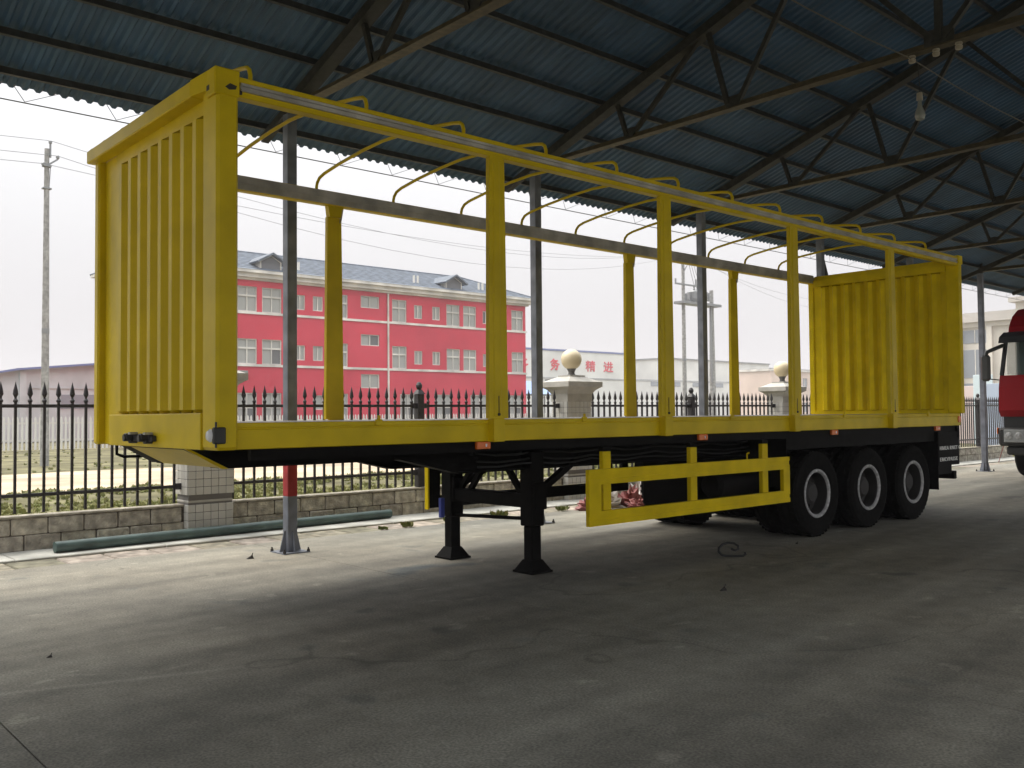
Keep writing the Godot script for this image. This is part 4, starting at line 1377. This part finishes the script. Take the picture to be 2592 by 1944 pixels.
func white_fence() -> void:
	var t := thing("picket_fence", "low white picket fence along the far side of the road before the buildings", "fence")
	var pk := nst()
	for i in 290:
		var x := -8.0 + i * 0.19
		bx(pk, x - 0.045, x + 0.045, 0.05, 1.5, -41.52, -41.48)
		hexa(pk, [Vector3(x - 0.045, 1.5, -41.52), Vector3(x + 0.045, 1.5, -41.52), Vector3(x + 0.045, 1.5, -41.48), Vector3(x - 0.045, 1.5, -41.48), Vector3(x - 0.005, 1.6, -41.52), Vector3(x + 0.005, 1.6, -41.52), Vector3(x + 0.005, 1.6, -41.48), Vector3(x - 0.005, 1.6, -41.48)])
	part("pickets", pk.commit(), M.picket, t).set_meta("kind", "stuff")
	for y in [0.45, 1.25]:
		part("rail", box(-8.1, 47.2, y, y + 0.09, -41.56, -41.521), M.picket, t)

func strokes(parent: Node, x: float, y: float, z: float, w: float, h: float, lines: Array, th: float) -> void:
	var st := nst()
	var k := 0
	for l in lines:
		for i in l.size() - 1:
			var a := Vector3(x + (l[i][0] - 0.5) * w, y + l[i][1] * h, z + 0.05 + 0.002 * (k % 7))
			var b := Vector3(x + (l[i + 1][0] - 0.5) * w, y + l[i + 1][1] * h, a.z)
			var d := (b - a).normalized() * th * 0.4
			bar(st, a - d, b + d, th, 0.08, Vector3(0, 0, 1))
			k += 1
	part("sign_character", st.commit(), M.sign_red, parent)

func far_box_building(t: Node3D, x0: float, x1: float, y1: float, z: float, depth: float, holes: Array, wall: Material) -> void:
	var st := nst()
	holed_wall(st, x0, x1, 0.0, y1, z, holes, 0.2)
	quad(st, Vector3(x0, 0, z), Vector3(x0, y1, z), Vector3(x0, y1, z - depth), Vector3(x0, 0, z - depth), Vector3(-1, 0, 0))
	quad(st, Vector3(x1, 0, z), Vector3(x1, y1, z), Vector3(x1, y1, z - depth), Vector3(x1, 0, z - depth), Vector3(1, 0, 0))
	quad(st, Vector3(x0, 0, z - depth), Vector3(x0, y1, z - depth), Vector3(x1, y1, z - depth), Vector3(x1, 0, z - depth), Vector3(0, 0, -1))
	quad(st, Vector3(x0, y1, z), Vector3(x1, y1, z), Vector3(x1, y1, z - depth), Vector3(x0, y1, z - depth), Vector3.UP)
	part("wall", st.commit(), wall, t)
	for h in holes:
		var w := part("window", box(h[0], h[1], h[2], h[3], z - 0.18, z - 0.12), M.far_glass, t)
		var fr := nst()
		var n := int(maxf(2.0, roundf((h[1] - h[0]) / 1.0)))
		for c in range(1, n):
			var xm := lerpf(h[0], h[1], float(c) / n)
			bx(fr, xm - 0.05, xm + 0.05, h[2], h[3], z - 0.119, z - 0.08)
		part("frame", fr.commit(), M.white_trim, w)

func build_far() -> void:
	# grey warehouse at the left
	var wh := thing("grey_warehouse", "long grey rendered warehouse with a blue roof edge, far left behind the fence", "warehouse")
	var st := nst()
	prism(st, [Vector2(-20, 0), Vector2(24, 0), Vector2(24, 5.75), Vector2(13.0, 4.66), Vector2(9.0, 3.85), Vector2(-20, 1.8)], -75.0, -60.0, Transform3D.IDENTITY)
	part("wall", st.commit(), M.warehouse, wh)
	var ed := nst()
	bar(ed, Vector3(24, 5.8, -59.8), Vector3(13.0, 4.71, -59.8), 0.5, 0.13)
	bar(ed, Vector3(13.0, 4.71, -59.8), Vector3(9.0, 3.9, -59.8), 0.5, 0.13)
	bar(ed, Vector3(9.0, 3.9, -59.8), Vector3(-20, 1.85, -59.8), 0.5, 0.13)
	part("roof_edge", ed.commit(), M.blue_edge, wh)
	part("window", box(15.7, 18.4, 2.15, 3.1, -60.02, -59.96), M.far_glass, wh)
	part("window", box(11.0, 12.1, 2.0, 2.9, -60.02, -59.96), M.far_glass, wh)
	part("pilaster", box(13.2, 13.6, 0, 4.6, -59.99, -59.85), M.warehouse, wh)
	part("cornice", box(13.7, 24.0, 3.5, 3.56, -59.99, -59.93), M.warehouse, wh)

	# white factory with red characters
	var fa := thing("white_factory", "long white factory hall with large red characters along its parapet", "factory")
	var holes := []
	for x in [72.0, 79.3, 100.1, 94.0]:
		holes.append([x, x + 2.4, 4.95, 6.0])
	far_box_building(fa, 58.0, 96.2, 9.75, -80.0, 30.0, holes.filter(func(h): return h[1] < 96.0), M.white_wall)
	part("parapet_edge", box(57.9, 96.35, 9.75, 9.98, -110.0, -79.9), M.blue_edge, fa)
	part("band", box(58.0, 96.2, 6.1, 6.32, -80.0, -79.93), M.grey_band, fa)
	var wu := [[[0.38, 1.0], [0.12, 0.72]], [[0.32, 0.86], [0.74, 0.86], [0.20, 0.52]], [[0.35, 0.74], [0.92, 0.52]], [[0.2, 0.38], [0.78, 0.38], [0.68, 0.03], [0.55, 0.07]], [[0.48, 0.5], [0.42, 0.25], [0.12, 0.0]]]
	var jing := [[[0.06, 0.9], [0.12, 0.72]], [[0.38, 0.92], [0.3, 0.72]], [[0.03, 0.62], [0.42, 0.62]], [[0.23, 1.0], [0.23, 0.0]], [[0.22, 0.58], [0.03, 0.25]], [[0.25, 0.55], [0.42, 0.35]], [[0.5, 0.9], [0.97, 0.9]], [[0.53, 0.78], [0.94, 0.78]], [[0.47, 0.66], [1.0, 0.66]], [[0.73, 1.0], [0.73, 0.66]], [[0.56, 0.52], [0.54, 0.0]], [[0.56, 0.52], [0.92, 0.52], [0.92, 0.02], [0.83, 0.05]], [[0.57, 0.36], [0.9, 0.36]], [[0.57, 0.2], [0.9, 0.2]]]
	var jin := [[[0.08, 0.92], [0.18, 0.78]], [[0.03, 0.58], [0.2, 0.58], [0.2, 0.2]], [[0.02, 0.05], [0.22, 0.18], [0.42, 0.05], [1.0, 0.04]], [[0.36, 0.76], [0.95, 0.76]], [[0.32, 0.48], [0.98, 0.48]], [[0.53, 0.95], [0.5, 0.42], [0.38, 0.2]], [[0.79, 0.95], [0.79, 0.15]]]
	var duo := [[[0.45, 1.0], [0.2, 0.72]], [[0.4, 0.88], [0.78, 0.88], [0.25, 0.5]], [[0.4, 0.72], [0.52, 0.62]], [[0.55, 0.52], [0.3, 0.25]], [[0.5, 0.42], [0.9, 0.42], [0.2, 0.0]], [[0.5, 0.25], [0.62, 0.15]]]
	strokes(fa, 75.55, 7.28, -80.0, 1.7, 1.34, duo, 0.17)
	strokes(fa, 81.05, 7.28, -80.0, 1.75, 1.36, wu, 0.18)
	strokes(fa, 87.7, 7.25, -80.0, 1.75, 1.36, jing, 0.14)
	strokes(fa, 91.25, 7.25, -80.0, 1.75, 1.38, jin, 0.17)

	# second factory with a shallow gable
	var f2 := thing("gabled_factory", "pale gabled factory hall between the characters and the pink building", "factory")
	st = nst()
	prism(st, [Vector2(112, 0), Vector2(161.4, 0), Vector2(161.4, 11.2), Vector2(128.5, 11.35), Vector2(112, 10.2)], -130.0, -100.0, Transform3D.IDENTITY)
	part("wall", st.commit(), M.white_wall, f2)
	var e2 := nst()
	bar(e2, Vector3(112, 10.3, -99.9), Vector3(128.5, 11.45, -99.9), 0.4, 0.22)
	bar(e2, Vector3(128.5, 11.45, -99.9), Vector3(161.5, 11.3, -99.9), 0.4, 0.22)
	part("roof_edge", e2.commit(), M.steel_grey, f2)
	part("band", box(112, 161.4, 7.2, 7.5, -100.0, -99.9), M.grey_band, f2)
	for x in [124.2, 130.0, 136.2, 143.1, 150.0]:
		part("window", box(x, x + 2.5, 6.35, 7.15, -100.02, -99.92), M.far_glass, f2)
	var f3 := thing("low_hall", "low pale hall seen beyond the pink building's roof", "factory")
	part("wall", box(161.6, 200, 0, 10.4, -130, -102), M.white_wall, f3)
	part("roof_edge", box(161.6, 200.2, 10.4, 10.75, -130, -101.8), M.steel_grey, f3)

	# pink building
	var pk := thing("pink_building", "low salmon pink building with a pale parapet behind the farther globe pillar", "building")
	far_box_building(pk, 115.5, 150.0, 7.6, -70.0, 5.5, [[124.1, 125.4, 5.3, 6.65], [130.0, 131.4, 5.3, 6.65], [124.1, 125.4, 1.5, 2.9]], M.pink)
	part("parapet", box(115.3, 150.2, 7.6, 7.9, -75.6, -69.8), M.white_trim, pk)

	# beige building with pilasters at the right: its front faces -x
	var bg := thing("beige_building", "hazy beige building with pilasters and dark glass at the right edge", "building")
	var X := 100.0
	part("wall", box(X, X + 14, 0, 10.4, -46.0, -31.0), M.beige, bg)
	part("cornice", box(X - 0.8, X + 14.5, 10.9, 11.9, -46.5, -30.6), M.beige_dark, bg)
	part("frieze", box(X - 0.35, X + 14.2, 10.4, 10.9, -46.2, -30.8), M.beige, bg)
	for i in 4:
		var zc := -33.4 - 2.05 * 1.0 * i * 1.55
		part("pilaster", box(X - 0.45, X, 0, 10.39, zc - 0.28, zc + 0.28), M.beige, bg)
		if i < 4:
			for y in [[8.7, 10.1], [5.0, 8.0], [1.0, 4.4]]:
				var g := part("window", box(X - 0.06, X + 0.02, y[0], y[1], zc - 2.85, zc - 0.32), M.far_glass, bg)
				part("mullion", box(X - 0.10, X - 0.061, y[0], y[1], zc - 1.62, zc - 1.54), M.white_trim, g)
	var tw := part("stair_tower", box(X - 1.0, X + 8, 0, 12.6, -30.5, -24.0), M.beige, bg)
	part("tower_window", box(X - 1.05, X - 0.99, 11.2, 12.4, -29.4, -28.8), M.far_glass, tw)
	part("tower_cap", box(X - 1.6, X + 8.5, 12.6, 13.1, -31.0, -23.5), M.beige_dark, tw)

	# boards beyond the fence at the right
	var b1 := part("light_blue_board", cbox(40.0, 40.06, 0.0, 3.08, -11.24, -10.42, 0.01), M.board_blue, self)
	tag(b1, "tall light blue hoarding board beyond the fence, behind the shed column at right", "board")
	var b2 := part("pink_board", cbox(41.0, 41.06, 0.0, 2.62, -12.4, -11.3, 0.01), M.board_pink, self)
	tag(b2, "pinkish hoarding board beyond the fence, next to the trailer's tail", "board")
	var b3 := part("blue_board", cbox(39.0, 39.06, 0.0, 2.65, -10.35, -9.5, 0.01), M.board_deep, self)
	tag(b3, "deeper blue hoarding board beyond the fence, beside the truck's mirror", "board")

	# blue canopy
	var cn := thing("blue_canopy", "small light blue canopy beyond the fence, left of the globe pillar", "canopy", Vector3(49.6, 0, -50.0))
	var cst := nst()
	hexa(cst, [Vector3(-3.0, 3.15, -2), Vector3(2.9, 3.1, -2), Vector3(2.9, 3.1, 2), Vector3(-3.0, 3.15, 2), Vector3(-2.4, 4.2, -1.2), Vector3(0.2, 4.1, -1.2), Vector3(0.2, 4.1, 1.2), Vector3(-2.4, 4.2, 1.2)])
	part("cover", cst.commit(), M.canopy, cn)
	for q in [[-2.8, -1.8], [2.7, -1.8], [-2.8, 1.8], [2.7, 1.8]]:
		part("pole", box(q[0] - 0.05, q[0] + 0.05, 0, 3.12, q[1] - 0.05, q[1] + 0.05), M.steel_grey, cn)

func pole(called: String, label: String, at: Vector3, h: float, r0: float, r1: float) -> Node3D:
	var t := thing(called, label, "utility pole", at)
	part("shaft", lathed([Vector2(r0, 0.0), Vector2(r1, h), Vector2(0.0, h)], 14), M.concrete_pole, t)
	return t

func wire(label: String, a: Vector3, b: Vector3, sag: float, r := 0.009) -> void:
	var pts := []
	for i in 17:
		var f := i / 16.0
		pts.append(a.lerp(b, f) + Vector3(0, -sag * (1.0 - pow(2.0 * f - 1.0, 2)), 0))
	var st := nst()
	tube(st, pts, r, 5)
	tag(part("power_cable", st.commit(), M.steel_grey, self), label, "cable", "power cables beyond the fence")

func build_poles() -> void:
	var P1 := Vector3(5.80, 0, -26.0)
	var a := pole("concrete_pole", "tall concrete utility pole at far left with three wires", P1, 10.17, 0.135, 0.072)
	part("dark_band", lathed([Vector2(0.116, 4.22), Vector2(0.116, 4.38)], 14), M.steel_grey, a)
	var arm := nst()
	bar(arm, Vector3(0.0, 9.62, 0.05), Vector3(0.30, 9.86, 0.05), 0.05, 0.05)
	bar(arm, Vector3(0.10, 9.62, 0.05), Vector3(0.06, 8.9, 0.05), 0.02, 0.02)
	bx(arm, 0.075, 0.125, 9.9, 10.34, -0.03, 0.03)
	bx(arm, -0.13, 0.13, 8.86, 8.9, -0.1, 0.1)
	bx(arm, -0.12, 0.12, 9.58, 9.64, -0.1, 0.1)
	part("bracket", arm.commit(), M.steel_grey, a)
	var ins := lathed([Vector2(0, 0), Vector2(0.03, 0.0), Vector2(0.03, 0.03), Vector2(0.055, 0.05), Vector2(0.055, 0.11), Vector2(0.03, 0.14), Vector2(0, 0.15)], 10)
	part("insulator", ins, M.steel_grey, a, Vector3(0.10, 10.32, 0))
	part("insulator", ins, M.steel_grey, a, Vector3(0.31, 9.86, 0.05))
	part("insulator", ins, M.steel_grey, a, Vector3(-0.12, 9.56, 0.05))
	# right-hand pair with the transformer platform
	var P2 := Vector3(56.5, 0, -40.0)
	var b := pole("concrete_pole", "thin concrete utility pole with cross arms, left of the third shed column", P2, 14.3, 0.19, 0.12)
	var ar2 := nst()
	bx(ar2, -0.9, 1.6, 14.0, 14.1, 0.1, 0.2)
	bx(ar2, -1.2, 1.5, 11.7, 11.82, 0.1, 0.2)
	bx(ar2, -1.2, -1.1, 11.82, 12.15, 0.1, 0.2)
	bx(ar2, 1.4, 1.5, 11.82, 12.3, 0.1, 0.2)
	bar(ar2, Vector3(0, 12.9, 0.15), Vector3(0.75, 13.9, 0.15), 0.06, 0.06)
	bar(ar2, Vector3(0, 12.9, 0.15), Vector3(-0.75, 13.9, 0.15), 0.06, 0.06)
	part("cross_arm", ar2.commit(), M.steel_grey, b)
	part("dark_band", lathed([Vector2(0.17, 5.65), Vector2(0.17, 5.85)], 14), M.steel_grey, b)
	for x in [-0.8, 0.1, 1.1]:
		part("insulator", ins, M.steel_grey, b, Vector3(x, 14.1, 0.15))
	var P3 := Vector3(60.2, 0, -40.0)
	var c := pole("concrete_pole", "shorter concrete pole carrying the platform's right end, right of the third shed column", P3, 11.6, 0.3, 0.16)
	part("collar", box(-0.45, 0.5, 10.25, 10.4, -0.3, 0.3), M.steel_grey, c)
	part("conduit", box(-0.42, -0.28, 4.0, 10.2, 0.1, 0.24), M.steel_grey, c)
	var pf := part("platform_beam", box(-0.6, 4.4, 10.22, 10.42, -0.5, 0.5), M.steel_grey, b)
	var tr := thing("transformer", "dark grey finned transformer on a platform between two utility poles", "transformer", Vector3(58.3, 10.42, -40.0))
	part("tank", lathed([Vector2(0.0, 0), Vector2(0.75, 0.05), Vector2(0.85, 0.3), Vector2(0.85, 0.85), Vector2(0.7, 1.0), Vector2(0, 1.02)], 16), M.steel_grey, tr)
	for k in 8:
		var fin := part("fin", box(-0.03, 0.03, 0.12, 0.8, 0.8, 1.0), M.steel_grey, tr)
		fin.rotation.y = TAU * k / 8
	for x in [-0.4, 0.0, 0.4]:
		part("bushing", lathed([Vector2(0.05, 0), Vector2(0.09, 0.1), Vector2(0.05, 0.2), Vector2(0.08, 0.3), Vector2(0.03, 0.5), Vector2(0, 0.52)], 8), M.steel_grey, tr, Vector3(x, 1.0, 0))
	for x in [-0.4, 0.0, 0.4]:
		wire("thin lead dropping from the cross arm to the transformer, " + ["left one", "middle one", "right one"][int((x + 0.4) / 0.4)], Vector3(58.3 + x, 11.9, -40), Vector3(57.2 + x * 0.7, 14.0, -39.85), 0.1, 0.02)
	# wires running past
	wire("power cable from the left pole's top leaving the picture at left", P1 + Vector3(0.10, 10.45, 0), P1 + Vector3(-32, 9.2, 3), 0.5)
	wire("power cable from the left pole's middle insulator leaving at left", P1 + Vector3(0.31, 9.98, 0.05), P1 + Vector3(-32, 8.9, 3.1), 0.5)
	wire("power cable from the left pole's lowest insulator leaving at left", P1 + Vector3(-0.12, 9.66, 0.05), P1 + Vector3(-32, 8.6, 3.1), 0.5)
	wire("upper power cable running from the left pole behind the trailer bays to the right pole", P1 + Vector3(0.10, 10.45, 0), P2 + Vector3(-0.8, 14.3, 0.15), 1.8, 0.010)
	wire("middle power cable running from the left pole behind the trailer bays to the right pole", P1 + Vector3(0.31, 9.98, 0.05), P2 + Vector3(0.1, 14.3, 0.15), 2.35, 0.010)
	wire("lower power cable running from the left pole behind the trailer bays to the right pole", P1 + Vector3(-0.12, 9.66, 0.05), P2 + Vector3(1.1, 14.3, 0.15), 1.2, 0.010)
	wire("upper power cable running right from the transformer pole towards the trailer's rear wall", P2 + Vector3(0.1, 14.3, 0.15), Vector3(100, 15.5, -42), 2.6, 0.012)
	wire("lower power cable running right from the transformer pole towards the trailer's rear wall", P2 + Vector3(1.1, 14.3, 0.15), Vector3(100, 14.0, -43), 2.6, 0.012)

# ---------------------------------------------------------------- vegetation and small things
func leafy(seed_: int, n: int, spread: float, h: float) -> Mesh:
	var r := RandomNumberGenerator.new()
	r.seed = seed_
	var st := nst()
	for i in n:
		var a := r.randf() * TAU
		var d := spread * sqrt(r.randf())
		var base := Vector3(cos(a) * d * 0.5, 0, sin(a) * d * 0.5)
		var tip := Vector3(cos(a) * d, h * r.randf_range(0.35, 1.0), sin(a) * d)
		var w := r.randf_range(0.012, 0.03)
		var s := (tip - base).cross(Vector3(r.randf_range(-1, 1), 0.3, r.randf_range(-1, 1))).normalized() * w
		var m := base.lerp(tip, 0.6)
		var col := Color(0.09, 0.14, 0.03).lerp(Color(0.25, 0.23, 0.09), pow(r.randf(), 0.8))
		var nn := s.cross(tip - base).normalized()
		for tr in [[base, m - s, m + s], [m - s, tip, m + s]]:
			for p in tr:
				st.set_color(col)
				st.set_normal(nn)
				st.set_uv(Vector2.ZERO)
				st.add_vertex(p)
	return st.commit()

func build_small() -> void:
	# grass beyond the fence
	var tuft := leafy(5, 13, 0.08, 0.085)
	var mm := MultiMesh.new()
	mm.transform_format = MultiMesh.TRANSFORM_3D
	mm.mesh = tuft
	var spots := []
	rng.seed = 40
	var dens := FastNoiseLite.new()
	dens.seed = 8
	dens.frequency = 0.35
	while spots.size() < 9000:
		var x := rng.randf_range(-5, 34)
		var z := rng.randf_range(-14.8, -5.95)
		if dens.get_noise_2d(x, z) + rng.randf_range(-0.3, 0.3) < -0.05:
			continue
		spots.append(Vector3(x, -0.03, z))
	while spots.size() < 9800:
		var x := rng.randf_range(-8, 60)
		var z := rng.randf_range(-41.0, -22.6)
		spots.append(Vector3(x, -0.03, z))
	mm.instance_count = spots.size()
	for i in spots.size():
		var s := rng.randf_range(0.6, 1.5)
		mm.set_instance_transform(i, Transform3D(Basis(Vector3.UP, rng.randf() * TAU).scaled(Vector3(s, s * rng.randf_range(0.5, 1.2), s)), spots[i]))
	var g := MultiMeshInstance3D.new()
	g.name = "grass"
	g.multimesh = mm
	g.material_override = M.blade
	add_child(g)
	tag(g, "patchy dry and green grass on both sides of the dirt road", "grass")
	g.set_meta("kind", "stuff")
	# leafy weeds just behind the wall at the left, and along the slab edge
	var wd := [[1.05, -6.3, 0.40, 0.30, "low leafy green weed beyond the fence, left of the trailer's front", 0.0], [1.65, -6.35, 0.38, 0.26, "leafy green weed beyond the fence just under the trailer's front corner", 0.0],
		[4.25, -4.42, 0.10, 0.07, "smallest weed in the slab joint, left of the far landing leg", 0.005], [4.62, -4.42, 0.14, 0.12, "small bushy weed in the slab joint left of the far landing leg", 0.005], [5.35, -4.40, 0.18, 0.15, "round weed in the slab joint just behind the far landing leg", 0.005], [6.25, -4.42, 0.20, 0.17, "largest weed in the slab joint, between the two landing legs", 0.005], [6.85, -4.42, 0.12, 0.08, "tiny weed in the slab joint right of the largest weed", 0.005], [7.55, -4.42, 0.18, 0.12, "weed in the slab joint left of the near landing leg", 0.005], [8.6, -4.42, 0.22, 0.11, "flat weed in the slab joint right of the near landing leg", 0.005], [9.3, -4.42, 0.18, 0.12, "weed in the slab joint beside the red and white rubbish", 0.005]]
	for i in wd.size():
		var q: Array = wd[i]
		var o := part("weed", leafy(60 + i, 90 if i < 2 else 70, q[2] * (1.0 if i < 2 else 0.75), q[3] * (1.0 if i < 2 else 0.7)), M.blade, self, Vector3(q[0], q[5], q[1]))
		tag(o, q[4], "weed", "weeds by the wall and slab joint")
	# rubble pieces behind the wall at left
	rng.seed = 55
	for i in 6:
		var st := nst()
		var w := rng.randf_range(0.08, 0.2)
		var h := rng.randf_range(0.05, 0.1)
		hexa(st, [Vector3(-w, 0, -0.08), Vector3(w, 0, -0.1), Vector3(w * 0.9, 0, 0.09), Vector3(-w, 0, 0.08), Vector3(-w * 0.7, h, -0.05), Vector3(w * 0.6, h * 0.8, -0.06), Vector3(w * 0.7, h, 0.06), Vector3(-w * 0.8, h * 1.1, 0.05)])
		var o := part("rubble", st.commit(), M.coping, self, Vector3([0.05, 0.25, 0.42, 0.72, 0.86, 0.97][i], -0.03, [-6.5, -6.4, -6.6, -6.5, -6.3, -6.45][i]))
		tag(o, "pale lump of rubble in the grass behind the low wall, " + ["leftmost of six", "second from the left", "third from the left", "third from the right", "second from the right", "rightmost by the green weeds"][i], "rubble", "rubble behind the wall")
	# black hose loop on the floor
	var hs := nst()
	# a springy loop: (sideways, height) pairs, leaning back a little
	var pts := []
	var coil := [[0.0, 0.082], [0.04, 0.066], [0.075, 0.078], [0.08, 0.108], [0.045, 0.13], [-0.02, 0.137], [-0.08, 0.122], [-0.125, 0.09], [-0.135, 0.055], [-0.11, 0.028], [-0.06, 0.016], [0.0, 0.015], [0.06, 0.015], [0.11, 0.016], [0.14, 0.03], [0.135, 0.045]]
	for q in coil:
		var lean: float = q[1] * 0.9
		pts.append(Vector3(5.50 + 0.748 * q[0] + 0.664 * lean, q[1], 0.16 + 0.664 * q[0] - 0.748 * lean))
	tube(hs, pts, 0.0125, 8)
	tag(part("rubber_hose", hs.commit(), M.hose, self), "short loop of black rubber hose lying on the concrete floor", "hose")
	# bits of litter
	var lit := [[1.86, -3.36, 0.04, "small dark scrap of metal on the floor near the first shed column"], [-0.88, -0.48, 0.018, "tiny dark crumb on the floor at the far left"], [6.85, 0.08, 0.02, "tiny dark crumb on the floor right of the hose loop"], [3.95, 1.15, 0.035, "small pale-edged chip on the bare floor in front of the trailer"]]
	for q in lit:
		var st := nst()
		var s: float = q[2]
		hexa(st, [Vector3(-s, 0, -s * 0.4), Vector3(s, 0, -s * 0.5), Vector3(s * 0.8, 0, s * 0.5), Vector3(-s * 0.9, 0, s * 0.3), Vector3(-s * 0.5, s * 0.4, -s * 0.2), Vector3(s * 0.7, s * 1.0, -s * 0.1), Vector3(s * 0.6, s * 0.7, s * 0.2), Vector3(-s * 0.4, s * 0.3, s * 0.1)])
		bar(st, Vector3(s * 0.3, s * 0.5, 0), Vector3(s * 0.6, s * 1.5, 0.01), s * 0.2, s * 0.2)
		tag(part("scrap", st.commit(), M.litter, self, Vector3(q[0], 0.001, q[1])), q[3], "scrap", "scraps on the floor")
	# crumpled rubbish bags beyond the trailer
	var bags := [[8.0, -4.2, 0.26, 0.22, "bag_red", "crumpled dull red sack at the left end of the rubbish heap"], [8.45, -4.3, 0.26, 0.30, "bag_white", "crumpled white sack, second from the left in the rubbish heap"], [8.9, -4.2, 0.28, 0.26, "bag_red", "crumpled dull red sack in the middle of the rubbish heap"], [9.35, -4.35, 0.28, 0.34, "bag_white", "tall crumpled white sack, second from the right in the rubbish heap"], [9.75, -4.2, 0.30, 0.28, "bag_red", "crumpled dull red sack at the right end of the rubbish heap"], [10.3, -4.6, 0.4, 0.3, "bag_white", "larger crumpled white sack lying behind the rubbish heap"], [8.75, -3.9, 0.2, 0.12, "bag_red", "small flat red sack in front of the rubbish heap"]]
	for i in bags.size():
		var q: Array = bags[i]
		var nz := FastNoiseLite.new()
		nz.seed = 100 + i
		nz.frequency = 2.6
		var st := nst()
		var R := 12
		var C := 18
		var grid := []
		for r in R + 1:
			var row := []
			for c in C:
				var th := PI / 2 * r / R
				var ph := TAU * c / C
				var p := Vector3(cos(th) * cos(ph), sin(th), cos(th) * sin(ph))
				var f := 0.8 + 1.3 * absf(nz.get_noise_3dv(p * 1.4)) - 0.7 * absf(nz.get_noise_3dv(p * 3.0 + Vector3.ONE))
				row.append(Vector3(p.x * q[2] * f, p.y * q[3] * f, p.z * q[2] * f * 0.8))
			grid.append(row)
		for r in R:
			for c in C:
				var gn: Vector3 = (grid[r + 1][(c + 1) % C] - grid[r][c]).cross(grid[r + 1][c] - grid[r][(c + 1) % C]).normalized()
				if gn.dot(grid[r][c] + grid[r + 1][c] + Vector3.UP * 0.01) < 0.0:
					gn = -gn
				quad(st, grid[r][c], grid[r][(c + 1) % C], grid[r + 1][(c + 1) % C], grid[r + 1][c], gn)
		tag(part("rubbish_bag", st.commit(), M[q[4]], self, Vector3(q[0], 0.0, q[1])), q[5], "bag", "rubbish sacks beyond the trailer")

func _ready() -> void:
	setup_view()
	make_materials()
	build_ground()
	build_shed()
	build_boundary()
	build_red_building()
	white_fence()
	build_far()
	build_poles()
	build_trailer()
	build_truck()
	build_small()
